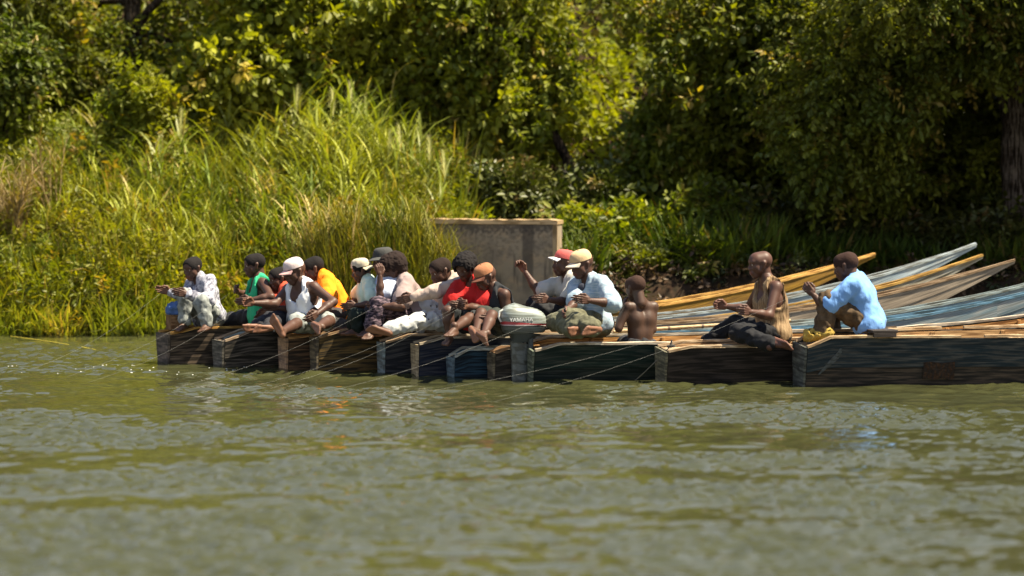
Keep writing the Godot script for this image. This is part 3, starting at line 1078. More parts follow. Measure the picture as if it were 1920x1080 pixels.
func sheer(b: Dictionary, t: float) -> float:
	var g: float = lerpf(b.gs, b.g, clampf((t - .002) / .030, 0.0, 1.0))
	if t > .40:
		g += (b.tip - b.g) * pow((t - .40) / .60, 2.1)
	return g


func keel(b: Dictionary, t: float) -> float:
	var k := -.10
	if t > .62:
		k = lerpf(-.10, b.tip - .03, pow((t - .62) / .38, 1.3))
	return minf(k, sheer(b, t) - .03)


func hull_pt(b: Dictionary, t: float, v: float, s: float, inset := 0.0) -> Vector3:
	var h := half_beam(b, t)
	var z := lerpf(h * .74, h, v) - inset
	return Vector3(t * float(b.len), lerpf(keel(b, t), sheer(b, t), v), maxf(z, .004) * s)


func make_boat(k: int) -> void:
	var b: Dictionary = boats[k]
	var o := thing("canoe", b.o, b.turn)
	tag(o, b.label, "canoe", "canoes moored side by side")
	b.node = o
	o.basis = Basis(Vector3.UP, b.turn) * Basis(Vector3.RIGHT, deg_to_rad(b.get("roll", 0.0)))
	var L: float = b.len
	var wob := noise(300 + k, .9, 2)
	var hull_mats := []
	for q in 2:
		var hc: Array = b.hull if q == 0 else b.get("hull2", b.hull)
		hull_mats.append(mat(Color(.82, .82, .82), .75, streak_tex(400 + k * 5 + q, hc[0].linear_to_srgb(), hc[1].linear_to_srgb(), .022, .13, -.08 if q == 0 else -.02, 1.7, 256, 128, .3), .3))
	var tran := mat(Color.WHITE, .85, streak_tex(500 + k, b.tran[0].linear_to_srgb(), b.tran[1].linear_to_srgb(), .06, .012, -.05, 1.0, 256, 128, .12), .3)
	var inm := mat(b.in, .8, tex["wood"], .3)
	var railm := mat(b.rail, .75, tex["wood"], .35)
	var ts := []
	for q in 9: ts.append(.0006 + .005 * q)
	for q in 31: ts.append(.045 + .955 * (q + .0) / 30.0)
	for s in [1.0, -1.0]:
		for row in 2:
			var v0: float = [0.0, .5][row]
			var v1: float = [.5, .985][row]
			var out: float = [0.0, -.007][row]
			if b.has("bowhull"):
				# the bow of this canoe has side planks of its own colour
				var cut: int = 20 + (k * 3 + row * 2) % 5
				for half in 2:
					var m := MB.new()
					var secs := []
					var sub := ts.slice(0, cut + 1) if half == 0 else ts.slice(cut)
					for t in sub:
						secs.append([hull_pt(b, t, v0, s, out), hull_pt(b, t, v1, s, out), hull_pt(b, t, v1, s, out + .02), hull_pt(b, t, v0, s, out + .02)])
					m.loft4(secs, .35, 1.6)
					put("side_plank" if half == 0 else "bow_plank", m.done(), hull_mats[row] if half == 0 else bow_wood(b, k), o)
				continue
			var m := MB.new()
			var secs := []
			for t in ts:
				var w := wob.get_noise_2d(t * L * 2.0, row * 9.0 + s * 3.0) * .007
				secs.append([hull_pt(b, t, v0, s, out + w), hull_pt(b, t, v1, s, out + w), hull_pt(b, t, v1, s, out + .02), hull_pt(b, t, v0, s, out + .02)])
			m.loft4(secs, .35, 1.6)
			put("side_plank", m.done(), hull_mats[row], o)
		# inner lining
		var mi := MB.new()
		var si := []
		for t in ts:
			if t < .006: continue
			si.append([hull_pt(b, t, .06, s, .022), hull_pt(b, t, .97, s, .016), hull_pt(b, t, .97, s, .026), hull_pt(b, t, .06, s, .032)])
		mi.loft4(si, .35, 1.4)
		put("inner_plank", mi.done(), inm, o)
		# gunwale rail, in two lengths with a butt joint
		var joint := 14 + (k * 5) % 7
		for piece in 2:
			var mr := MB.new()
			var sr := []
			var sub := ts.slice(0, joint) if piece == 0 else ts.slice(joint)
			for t in sub:
				var p := hull_pt(b, t, 1.0, s)
				var w := wob.get_noise_2d(t * L * 3.0, 40.0 + s + piece * 9.0) * .006
				var hz := maxf(absf(p.z), .02)
				p.y += w - .004 + (.004 * piece)
				sr.append([Vector3(p.x, p.y, s * (hz + .016 + w)), Vector3(p.x, p.y + .024, s * (hz + .014 + w)), Vector3(p.x, p.y + .025, s * (hz - .026)), Vector3(p.x, p.y - .001, s * (hz - .028))])
			mr.loft4(sr, .6, 1.0)
			put("gunwale_rail", mr.done(), railm if piece == 0 or not b.has("rail2") else mat_wood(b.rail2), o)
	# floor
	var mf := MB.new()
	var sf := []
	for q in 25:
		var t := .004 + .9 * q / 24.0
		var y := keel(b, t) + .012
		var z := half_beam(b, t) * .74
		sf.append([Vector3(t * L, y, -z), Vector3(t * L, y, z), Vector3(t * L, y + .02, z), Vector3(t * L, y + .02, -z)])
	mf.loft4(sf, .4, 1.0)
	put("floor_board", mf.done(), inm, o)
	# transom of two boards, the upper one the shorter
	var hb: float = b.hs
	for row in 2:
		var mt := MB.new()
		var st := []
		for q in 3:
			var v := lerpf([-.02, .52][row], [.515, 1.0][row], q / 2.0)
			var y := lerpf(-.10, b.gs, v)
			var z := lerpf(hb * .74, hb, v) + .006
			var x := -.004 * row
			st.append([Vector3(-.022 + x, y, -z), Vector3(-.022 + x, y, z), Vector3(-.001, y, z), Vector3(-.001, y, -z)])
		mt.loft4(st, 1.4, 1.2)
		put("transom_board", mt.done(), tran, o)
	# frames and seats
	for q in 8:
		var t := .09 + .1 * q
		var m := MB.new()
		for s in [1.0, -1.0]:
			var a := hull_pt(b, t, .06, s, .034)
			var c := hull_pt(b, t, .96, s, .03)
			m.loft4([[a + Vector3(-.02, 0, 0), a + Vector3(.02, 0, 0), a + Vector3(.02, 0, -.03 * s), a + Vector3(-.02, 0, -.03 * s)], [c + Vector3(-.02, 0, 0), c + Vector3(.02, 0, 0), c + Vector3(.02, 0, -.025 * s), c + Vector3(-.02, 0, -.025 * s)]])
		var y := keel(b, t) + .033
		var z := half_beam(b, t) * .74 - .03
		m.box(Transform3D(Basis(), Vector3(t * L, y + .017, 0)), Vector3(.045, .034, z * 2.0))
		put("frame", m.done(), inm, o)
	var deck := MB.new()
	for q in 3:
		var w := (half_beam(b, .03) - .03) * 2.0 / 3.0
		deck.box(Transform3D(Basis(), Vector3(.36 + .012 * q, float(b.gs) - .012 - .003 * (q % 2), (q - 1) * w)), Vector3(.66, .018, w - .008), .003)
	put("stern_deck", deck.done(), mat_wood(b.get("deck", b.rail)), o)
	for t in [.17, .30, .44, .58]:
		var m := MB.new()
		var z := half_beam(b, t) - .034
		m.box(Transform3D(Basis(), Vector3(t * L, sheer(b, t) - .075, 0)), Vector3(.20, .024, z * 2.0), .004)
		put("seat", m.done(), mat_wood(b.rail), o)
	var md := MB.new()
	var sd := []
	for q in 7:
		var t := .90 + .1 * q / 6.0
		var z := maxf(half_beam(b, t) - .03, .006)
		var y := sheer(b, t) - .012
		sd.append([Vector3(t * L, y - .015, -z), Vector3(t * L, y - .015, z), Vector3(t * L, y, z), Vector3(t * L, y, -z)])
	md.loft4(sd, .4, 1.0)
	put("bow_deck", md.done(), mat_wood(b.get("rail2", b.rail)), o)


func bow_wood(b: Dictionary, k: int) -> Material:
	if not b.has("bowm"):
		b.bowm = mat(Color.WHITE, .85, streak_tex(611 + k, b.bowhull[0].linear_to_srgb(), b.bowhull[1].linear_to_srgb(), .02, .06, .0, .7), .3)
	return b.bowm


func mat_wood(c: Color) -> StandardMaterial3D:
	var key := "wood" + str(c)
	if not mats.has(key):
		mats[key] = mat(c.darkened(.12), .8, tex["wood"], .3)
	return mats[key]


func in_boat(k: int, l: float, y: float, lateral: float) -> Vector3:
	var b: Dictionary = boats[k]
	return b.o + b.ax * l + b.lat * lateral + Vector3(0, y, 0)


# distance along canoe k of the photograph column px at that lateral place
func along(k: int, px: float, lateral: float) -> float:
	var b: Dictionary = boats[k]
	return (-boat_depth(k, px, lateral) - (b.o + b.lat * lateral).z) / b.ax.z


func motor() -> void:
	var b: Dictionary = boats[8]
	var o := thing("outboard_motor", in_boat(8, -.10, .50, .0), b.turn)
	tag(o, "grey outboard motor with a red striped cowl on the stern of the dark green canoe", "outboard motor")
	var grey := mat(lin(.25, .285, .265), .38, tex["faint"], .5)
	grey.clearcoat_enabled = true
	grey.clearcoat = .35
	var dark := mat(lin(.045, .055, .06), .5)
	var mid := mat(lin(.13, .145, .145), .45, tex["faint"])
	# x is forward (towards the bow): the cowl is longer behind the leg
	var prof := func(y0: float, y1: float, steps: int, shrink: Callable) -> ArrayMesh:
		var m := MB.new()
		var rings := []
		for q in steps + 1:
			var t := float(q) / steps
			var y := lerpf(y0, y1, t)
			var sc: Vector3 = shrink.call(t)       # half length, half width, centre
			var ring := []
			for a in 32:
				var an := TAU * a / 32.0
				var cx := signf(cos(an)) * pow(absf(cos(an)), .62)
				var cz := signf(sin(an)) * pow(absf(sin(an)), .62)
				ring.append(Vector3(sc.z + cx * sc.x, y - (0.02 * cx * t), cz * sc.y))
			rings.append(ring)
		m.skin_rings(rings)
		return m.done()
	var cowl := put("cowl", prof.call(.085, .272, 14, func(t: float) -> Vector3: return Vector3(.238 * pow(1.0 - pow(t, 3.4) * .93, .5), .155 * pow(1.0 - pow(t, 3.0) * .95, .5), .045 - .03 * t)), grey, o)
	put("stripe", prof.call(.075, .0905, 1, func(_t: float) -> Vector3: return Vector3(.2405, .1575, .045)), mat(lin(.36, .035, .04), .4), o)
	put("pale_stripe", prof.call(.064, .0745, 1, func(_t: float) -> Vector3: return Vector3(.2402, .1572, .045)), mat(lin(.5, .4, .4), .4), o)
	put("lower_cowl", prof.call(-.015, .0635, 5, func(t: float) -> Vector3: return Vector3(.205 + .033 * pow(t, .6), .13 + .025 * pow(t, .6), .04 + .005 * t)), mid, o)
	put("pan", prof.call(-.115, -.0155, 5, func(t: float) -> Vector3: return Vector3(.09 + .10 * t * t, .075 + .045 * t, .0 + .035 * t)), dark, o)
	put("leg", prof.call(-.70, -.1155, 8, func(t: float) -> Vector3: return Vector3(.075 + .025 * t * t, .034 + .03 * t * t, .0)), mid, o)
	put("cavitation_plate", prof.call(-.57, -.558, 1, func(_t: float) -> Vector3: return Vector3(.15, .09, -.03)), mid, o)
	var m := MB.new()
	var rings := []
	for q in 13:
		var t := q / 12.0
		var r := .05 * sqrt(maxf(.02, sin(PI * clampf(t * .9 + .06, 0, 1))))
		var ring := []
		for a in 12:
			ring.append(Vector3(-.14 + .3 * t, -.70 + r * sin(TAU * a / 12), r * cos(TAU * a / 12)))
		rings.append(ring)
	m.skin_rings(rings)
	put("gearcase", m.done(), mid, o)
	m = MB.new()
	for q in 3:
		var an := TAU * q / 3.0
		var r := Vector3(0, cos(an), sin(an))
		var w := Vector3(.5, -sin(an), cos(an)).normalized()
		var c := Vector3(-.16, -.70, 0)
		m.loft4([[c + r * .02 - w * .02, c + r * .02 + w * .02, c + r * .02 + w * .02 + Vector3(.004, 0, 0), c + r * .02 - w * .02 + Vector3(.004, 0, 0)], [c + r * .07 - w * .05, c + r * .07 + w * .05, c + r * .07 + w * .05 + Vector3(.004, 0, 0), c + r * .07 - w * .05 + Vector3(.004, 0, 0)], [c + r * .11 - w * .025, c + r * .11 + w * .025, c + r * .11 + w * .025 + Vector3(.004, 0, 0), c + r * .11 - w * .025 + Vector3(.004, 0, 0)]])
	put("propeller", m.done(), dark, o)
	m = MB.new()
	m.box(Transform3D(Basis(), Vector3(.105, -.10, 0)), Vector3(.05, .2, .16), .008)
	m.box(Transform3D(Basis(), Vector3(.065, -.06, 0)), Vector3(.06, .05, .12), .006)
	put("clamp_bracket", m.done(), dark, o)
	m = MB.new()
	m.tube([Vector3(-.2, .10, .03), Vector3(-.225, .15, .03), Vector3(-.215, .205, .03), Vector3(-.18, .222, .03)], [.011, .012, .012, .011], 8)
	put("lifting_handle", m.done(), mat(lin(.66, .66, .6), .4), cowl)
	m = MB.new()
	m.tube([Vector3(.28, .02, -.05), Vector3(.4, .03, -.06), Vector3(.62, .05, -.07)], [.016, .014, .02], 8)
	put("tiller", m.done(), dark, o)
	var t := TextMesh.new()
	var f := SystemFont.new()
	f.font_names = PackedStringArray(["Droid Sans"])
	f.font_weight = 400
	t.font = f
	t.text = "YAMAHA"
	t.font_size = 64
	t.pixel_size = .00098
	t.depth = .006
	put("lettering", t, mat(lin(.78, .78, .76), .5), cowl, Transform3D(Basis().scaled(Vector3(1.0, .82, 1)), Vector3(-.015, .126, .1556)))


func fishing_lines() -> void:
	var cols := [mat(lin(.30, .30, .27), .5), mat(lin(.22, .22, .2), .5)]
	# whose hand, where the line meets the water (photo column, row), words
	var l := [
		[0, 0, 40, 700, "line running left from the hands of the person in the patterned shirt"],
		[1, 0, 110, 712, "line running down from the hands of the person in green"],
		[3, 0, 150, 722, "line running down from the outstretched hand in the white tank top"],
		[7, 1, 300, 735, "line running down from the hands above the dark printed trousers"],
		[9, 1, 420, 738, "line running down from the hands of the person in the red shirt"],
		[10, 0, 500, 730, "line running down from the hands of the person in the rust cap"],
		[12, 1, 560, 748, "line running down from the hands of the person in the open shirt"],
		[14, 1, 700, 750, "line running down from the near fist of the bald person"],
		[15, 1, 900, 760, "line running down from the hand of the person in light blue"],
	]
	for q in l:
		var J: Dictionary = people[q[0]].J
		var a: Vector3 = J["grip%d" % q[1]]
		var z := on_water(q[2], q[3], -.02)
		var pts := []
		var rad := []
		for s in 17:
			var t := s / 16.0
			pts.append(a.lerp(z, t) + Vector3(0, -.10 * sin(PI * t), 0))
			rad.append(.00055)
		var m := MB.new()
		m.tube(pts, rad, 5)
		tag(put("fishing_line", m.done(), cols[q[0] % 2]), "thin fishing " + q[4], "fishing line", "fishing lines")
	var m := MB.new()
	m.tube([on_water(20, 630.5, .02), on_water(90, 640, .012), on_water(150, 650, .008), on_water(190, 658, -.01)], [.005, .005, .005, .005], 5)
	tag(put("fishing_line", m.done(), mat(lin(.5, .4, .04), .5)), "yellow line floating on the water near the grass at the far left", "fishing line", "fishing lines")
	m = MB.new()
	var a := in_boat(9, .05, .37, .12)
	var z := on_water(1188, 716, -.03)
	m.tube([a, a.lerp(z, .3) + Vector3(0, -.01, 0), a.lerp(z, .7) + Vector3(0, -.01, 0), z], [.006, .006, .006, .006], 6)
	tag(put("mooring_rope", m.done(), mat(lin(.16, .15, .13), .9)), "dark mooring rope slanting from the stern of the black brown canoe into the water", "rope")


func boat_things() -> void:
	# box and blue bundle by the outer left man
	var k := 0
	var l := along(0, 326, 0.0)
	var o := thing("wooden_box", in_boat(0, l, .37, .02), boats[0].turn)
	tag(o, "small tan wooden box under the blue bundle at the outer left stern", "box")
	for q in 4:
		var m := MB.new()
		var s: float = [1, -1, 1, -1][q]
		if q < 2: m.box(Transform3D(Basis(), Vector3(0, .075, .08 * s)), Vector3(.155, .15, .014), .003)
		else: m.box(Transform3D(Basis(), Vector3(.0705 * s, .075, 0)), Vector3(.014, .15, .145), .003)
		put("side", m.done(), mat_wood(lin(.34, .2, .1)), o)
	var ml := MB.new()
	ml.box(Transform3D(Basis(), Vector3(0, .158, 0)), Vector3(.17, .014, .185), .003)
	put("lid", ml.done(), mat_wood(lin(.36, .22, .11)), o)
	var b := PackedFloat32Array()
	var c := in_boat(0, l, .37, .02) + Vector3(0, .165, 0)
	bone(b, c + Vector3(-.04, .055, 0), c + Vector3(.06, .05, .02), .06, .062)
	bone(b, c + Vector3(.0, .07, -.03), c + Vector3(.04, .09, .03), .055, .05)
	k = add_job(b, .01, .03, {"amp": .02, "noise": noise(71, 14.0, 2)})
	extra_jobs.append([k, "cloth_bundle", cloth(lin(.07, .13, .30)), "blue cloth bundle on the wooden box beside the outer left man", "bundle"])
	# white bundle lying in the bows
	b = PackedFloat32Array()
	l = along(1, 1700, .2)
	c = at(1708, 534, boat_depth(1, 1708, .12))
	bone(b, c + Vector3(-.07, -.01, 0), c + Vector3(.05, 0, .02), .05, .062)
	bone(b, c + Vector3(-.14, -.03, .02), c + Vector3(-.05, -.02, .02), .035, .05)
	bone(b, c + Vector3(.02, .02, 0), c + Vector3(.08, .0, .02), .045, .04)
	k = add_job(b, .01, .03, {"amp": .025, "noise": noise(72, 14.0, 2)})
	extra_jobs.append([k, "cloth_bundle", cloth(lin(.6, .58, .56)), "white cloth bundle lying across the bows at the right", "bundle"])
	b = PackedFloat32Array()
	c = at(1522, 632, boat_depth(10, 1522, .02))
	bone(b, c + Vector3(-.03, .02, 0), c + Vector3(.13, .025, .02), .055, .06)
	bone(b, c + Vector3(.08, .02, -.05), c + Vector3(.16, .03, .05), .045, .05)
	k = add_job(b, .01, .03, {"amp": .025, "noise": noise(73, 14.0, 2)})
	extra_jobs.append([k, "cloth_bundle", cloth(lin(.35, .24, .05)), "olive yellow cloth bundle by the feet of the man in light blue", "bundle"])
	# dark board across the nearest canoe
	l = along(10, 1640, .0)
	var m := MB.new()
	m.box(Transform3D(Basis(), Vector3.ZERO), Vector3(.27, .03, .74), .005)
	m.box(Transform3D(Basis(), Vector3(.0, -.035, .355)), Vector3(.24, .045, .03), .004)
	var bd := put("seat_board", m.done(), mat(lin(.035, .024, .02), .8, tex["wood"]), null, Transform3D(Basis(Vector3.UP, boats[10].turn), in_boat(10, l, sheer(boats[10], l / boats[10].len) + .042, .0)))
	tag(bd, "dark board across the nearest canoe under the man in the light blue shirt", "board")
	# bamboo poles
	var bm := mat(lin(.58, .42, .22), .6, tex["wood"])
	var jm := mat(lin(.12, .08, .05), .7)
	var poles := [[at(1150, 622, boat_depth(8, 1150, -.22)), at(1482, 601, boat_depth(8, 1482, -.30)), .02, "bamboo pole with dark joints lying along the canoes behind the bald man"]]
	for q in poles:
		var a: Vector3 = q[0]
		var z: Vector3 = q[1]
		var n: Node3D = thing("bamboo_pole", a)
		tag(n, q[3], "pole")
		var mm := MB.new()
		mm.tube([Vector3.ZERO, (z - a) * .5, z - a], [q[2], q[2], q[2] * .9], 10, 2.0)
		put("cane", mm.done(), bm, n)
		if q[2] > .01:
			for s in 5:
				var t := .12 + .19 * s
				var d := (z - a).normalized()
				mm = MB.new()
				mm.tube([(z - a) * t - d * .012, (z - a) * t, (z - a) * t + d * .012], [q[2] + .001, q[2] + .004, q[2] + .001], 10)
				put("joint", mm.done(), jm, n)
	# knot on the stern of the rope canoe
	b = PackedFloat32Array()
	c = in_boat(9, .06, .375, .12)
	bone(b, c + Vector3(-.03, .0, 0), c + Vector3(.035, .005, .01), .014, .014)
	bone(b, c + Vector3(.0, .0, 0), c + Vector3(.01, .06, .0), .016, .008)
	k = add_job(b, .005, .01)
	extra_jobs.append([k, "rope_knot", mat(lin(.05, .045, .04), .9), "small dark rope knot on the stern of the black brown canoe", "knot"])
	# rust marked panel and pale scrape on the nearest hull
	var rm := mat(Color.WHITE, .9, streak_tex(77, Color(.25, .185, .14), Color(.19, .165, .15), .06, .10, .05, 1.6, 96, 48), .2)
	var hp := PackedVector3Array()
	m = MB.new()
	var secs := []
	for q in 7:
		var t: float = lerpf(along(10, 1735, .3), along(10, 1792, .3), q / 6.0) / boats[10].len
		var p0 := hull_pt(boats[10], t, .30 + .02 * sin(q * 2.1), 1.0, -.016)
		var p1 := hull_pt(boats[10], t, .58 + .015 * sin(q * 1.3), 1.0, -.016)
		secs.append([p0, p1, p1 - Vector3(0, 0, .006), p0 - Vector3(0, 0, .006)])
	m.loft4(secs, 4.0, 2.0)
	put("rust_patch", m.done(), rm, boats[10].node)
	m = MB.new()
	secs = []
	for q in 13:
		var an := lerpf(-.5, 1.5, q / 12.0)
		var px := 1562.0 + 26.0 * sin(an) - 8.0
		var t := along(10, px, .3) / float(boats[10].len)
		var v := .42 + .40 * (q / 12.0)
		var w := .010 + .028 * sin(PI * q / 12.0)
		var p0 := hull_pt(boats[10], t - w / boats[10].len, v, 1.0, -.0125)
		var p1 := hull_pt(boats[10], t + w / boats[10].len, v, 1.0, -.0125)
		secs.append([p0, p1, p1 - Vector3(0, 0, .004), p0 - Vector3(0, 0, .004)])
	m.loft4(secs, 4.0, 2.0)
	put("pale_scrape", m.done(), mat(lin(.075, .085, .085), .9, tex["faint"]), boats[10].node)


var extra_jobs := []
func place_extras() -> void:
	for q in extra_jobs:
		tag(put(q[1], shared(q[0]), q[2]), q[3], q[4])
# ---------------------------------------------------------------- the river and its bank
func edge_z(x: float) -> float:
	return -43.7 + .22 * sin(x * .8 + .6) + .12 * sin(x * 2.3) - .35 * smoothstep(-3.0, 3.0, x)


func ground(x: float, z: float) -> float:
	var t := edge_z(x) - z
	var right := smoothstep(-.6, .8, x)
	var h := -.9 + clampf(t + 2.0, 0.0, 2.0) * .42
	if t > 0.0:
		h = -.06 + lerpf(.10, .74, right) * smoothstep(0.0, .6, t)
		h += lerpf(.36, .16, right) * clampf(t - .3, 0.0, 4.2)
		h += .55 * clampf(t - 4.5, 0.0, 26.0)
		h += .04 * clampf(t - 30.5, 0.0, 300.0)
	return h


func grid(xs: PackedFloat32Array, zs: PackedFloat32Array, hf: Callable) -> ArrayMesh:
	var nx := xs.size()
	var nz := zs.size()
	var v := PackedVector3Array()
	v.resize(nx * nz)
	for j in nz:
		for i in nx:
			v[j * nx + i] = Vector3(xs[i], hf.call(xs[i], zs[j]), zs[j])
	var n := PackedVector3Array()
	n.resize(nx * nz)
	for j in nz:
		for i in nx:
			var a := v[j * nx + mini(i + 1, nx - 1)] - v[j * nx + maxi(i - 1, 0)]
			var b := v[mini(j + 1, nz - 1) * nx + i] - v[maxi(j - 1, 0) * nx + i]
			var q := a.cross(b).normalized()
			n[j * nx + i] = q if q.y > 0 else -q
	var ix := PackedInt32Array()
	ix.resize((nx - 1) * (nz - 1) * 6)
	var w := 0
	var probe := (v[nx] - v[0]).cross(v[1] - v[0]).y > 0
	for j in nz - 1:
		for i in nx - 1:
			var a := j * nx + i
			var order := [a, a + 1, a + nx, a + 1, a + nx + 1, a + nx] if probe else [a, a + nx, a + 1, a + 1, a + nx, a + nx + 1]
			for k in 6:
				ix[w] = order[k]
				w += 1
	var arr := []
	arr.resize(Mesh.ARRAY_MAX)
	arr[Mesh.ARRAY_VERTEX] = v; arr[Mesh.ARRAY_NORMAL] = n; arr[Mesh.ARRAY_INDEX] = ix
	var m := ArrayMesh.new()
	m.add_surface_from_arrays(Mesh.PRIMITIVE_TRIANGLES, arr)
	return m


func spaced(from: float, to: float, near0: float, near1: float, step: float, grow: float) -> PackedFloat32Array:
	var out := PackedFloat32Array()
	var low := PackedFloat32Array()
	var p := near0
	var s := step
	while p > from:
		s *= grow
		p -= s
		low.append(maxf(p, from))
	low.reverse()
	out.append_array(low)
	p = near0
	while p < near1:
		out.append(p)
		p += step
	s = step
	while p < to:
		out.append(p)
		s *= grow
		p += s
	out.append(to)
	return out


var wn1 := FastNoiseLite.new()
var wn2 := FastNoiseLite.new()
var wn3 := FastNoiseLite.new()
func wave(x: float, z: float) -> float:
	var fade := smoothstep(-60.0, -46.0, z) * (1.0 - smoothstep(-14.0, 20.0, z)) * (1.0 - smoothstep(8.0, 20.0, absf(x)))
	if fade <= 0.0:
		return 0.0
	var gust := clampf(.62 + .75 * wn3.get_noise_2d(x * .22, z * .34), .25, 1.2)
	return fade * lerpf(1.15, 1.75, smoothstep(-38.0, -20.0, z)) * (.012 * wn1.get_noise_2d(x * .9, z * 1.2) + gust * (.0125 * wn2.get_noise_2d(x * 2.5, z * 5.0) + .0075 * wn2.get_noise_2d(x * 5.6 + 40.0, z * 11.0)))


func river() -> void:
	for q in [[wn1, 11], [wn2, 12], [wn3, 13]]:
		q[0].seed = q[1]
		q[0].frequency = 1.0
		q[0].noise_type = FastNoiseLite.TYPE_SIMPLEX
		q[0].fractal_octaves = 1
	var w := mat(lin(.041, .043, .017), .07, null, .38)
	var xs := spaced(-260.0, 260.0, -6.2, 6.2, .036, 1.35)
	var zs := spaced(-48.0, 160.0, -46.0, -18.5, .045, 1.35)
	tag(put("river_water", grid(xs, zs, wave), w), "olive green river with short ripples in front of the canoes", "river", "", "structure")
	var em := mat(Color.WHITE, .95, streak_tex(601, lin(.050, .029, .018), lin(.022, .017, .011), .06, .09, .0, 1.6), .2)
	em.uv1_triplanar = true
	em.uv1_scale = Vector3.ONE * .55
	var gx := spaced(-300.0, 300.0, -9.0, 10.0, .18, 1.3)
	var gz := spaced(-420.0, -34.0, -62.0, -41.0, .18, 1.3)
	var gn := noise(21, .9, 3)
	tag(put("river_bank", grid(gx, gz, func(x, z): return ground(x, z) + gn.get_noise_2d(x, z) * .16 * smoothstep(0.0, .5, edge_z(x) - z)), em), "brown earth bank rising into a wooded hillside behind the canoes", "bank", "", "structure")
	# river bed under the water out to the near side
	var r := RandomNumberGenerator.new()
	r.seed = 8
	var xf := []
	var cl := []
	for k in 48:
		var px := r.randf_range(-40, 470)
		var py := r.randf_range(684, 702) if r.randf() < .8 else r.randf_range(686, 730)
		var p := on_water(px, py, .006)
		var s := r.randf_range(.002, .005)
		xf.append(Transform3D(Basis().scaled(Vector3(s * 2.2, s, s * 2.0)), p))
		cl.append(Color(.8, .8, .74))
	var sm := SphereMesh.new()
	sm.radius = 1.0; sm.height = 2.0; sm.radial_segments = 8; sm.rings = 4
	var fm := mat(Color.WHITE, .4)
	fm.vertex_color_use_as_albedo = true
	tag(scatter("foam", sm, fm, xf, cl), "white specks of foam drifting on the water at the left", "foam")


func leaf(m: MB, base: Vector3, dir: Vector3, up: Vector3, l: float, w: float, droop: float, tint: float) -> void:
	var side := dir.cross(up).normalized()
	var n0 := side.cross(dir).normalized()
	var tip := base + dir * l - n0 * l * droop
	m.col = Color(tint, tint, tint)
	for s in [-1.0, 1.0]:
		var a: Vector3 = base + dir * l * .32 + side * s * w * .5 + n0 * w * .12 - n0 * l * droop * .15
		var b: Vector3 = base + dir * l * .68 + side * s * w * .40 + n0 * w * .06 - n0 * l * droop * .55
		var nn: Vector3 = (a - base).cross(tip - base).normalized()
		if nn.dot(n0) < 0: nn = -nn
		var k := m.vert(base, nn)
		m.vert(a, nn); m.vert(b, nn); m.vert(tip, nn)
		m.tri_i(k, k + 1, k + 2); m.tri_i(k, k + 2, k + 3)
	m.col = Color.WHITE


func spray(seed_: int, leaves: int, l: float, w: float, twig: float, spread := 1.0) -> ArrayMesh:
	var r := RandomNumberGenerator.new()
	r.seed = seed_
	var m := MB.new()
	m.col = Color(.45, .32, .2)
	m.tube([Vector3.ZERO, Vector3(twig * .5, twig * .06, 0), Vector3(twig, -twig * .05, 0)], [.006, .005, .003], 3)
	m.col = Color.WHITE
	for k in leaves:
		var t := (k + .6) / leaves
		var p := Vector3(twig * t, twig * .05 * sin(PI * t), 0)
		var an := r.randf() * TAU
		var d := Vector3(r.randf_range(.1, .9), sin(an) * .75 * spread, cos(an) * spread).normalized()
		var up := (Vector3.UP + Vector3(r.randf_range(-.6, .6), 0, r.randf_range(-.6, .6))).normalized()
		leaf(m, p + d * .02, d, up, l * r.randf_range(.7, 1.2), w * r.randf_range(.75, 1.15), r.randf_range(.05, .35), r.randf_range(.75, 1.2))
	return m.done()


func blade(m: MB, base: Vector3, h: float, lean: Vector3, curve: float, w: float, tint: Color) -> void:
	var side := lean.cross(Vector3.UP)
	side = (side.normalized() if side.length() > .01 else Vector3.RIGHT)
	m.col = tint
	var k0 := -1
	for s in 5:
		var t := s / 4.0
		var p := base + Vector3.UP * h * (t - curve * .35 * t * t * t) + lean * h * (t * .35 + curve * t * t)
		var d := (Vector3.UP * (1.0 - curve * 1.05 * t * t) + lean * (.35 + 2.0 * curve * t)).normalized()
		var n := side.cross(d).normalized()
		var ww := w * (1.0 - t * t * .96) * (.75 + .5 * t if t < .5 else 1.0)
		var k := m.vert(p - side * ww, (n - side * .3).normalized())
		m.vert(p + side * ww, (n + side * .3).normalized())
		if k0 >= 0:
			m.tri_i(k0, k0 + 1, k); m.tri_i(k0 + 1, k + 1, k)
		k0 = k
	m.col = Color.WHITE


func tuft(seed_: int, blades: int, spread: float, w: float, curve: float) -> ArrayMesh:
	var r := RandomNumberGenerator.new()
	r.seed = seed_
	var m := MB.new()
	for k in blades:
		var an := r.randf() * TAU
		var rad := sqrt(r.randf()) * spread
		var o := Vector3(cos(an), 0, sin(an))
		var t := r.randf_range(.7, 1.2)
		blade(m, o * rad, r.randf_range(.55, 1.05), o.rotated(Vector3.UP, r.randf_range(-.7, .7)) * r.randf_range(.15, .75), r.randf_range(.05, curve), w * r.randf_range(.6, 1.2), Color(t * r.randf_range(.9, 1.2), t, t * .9))
	return m.done()


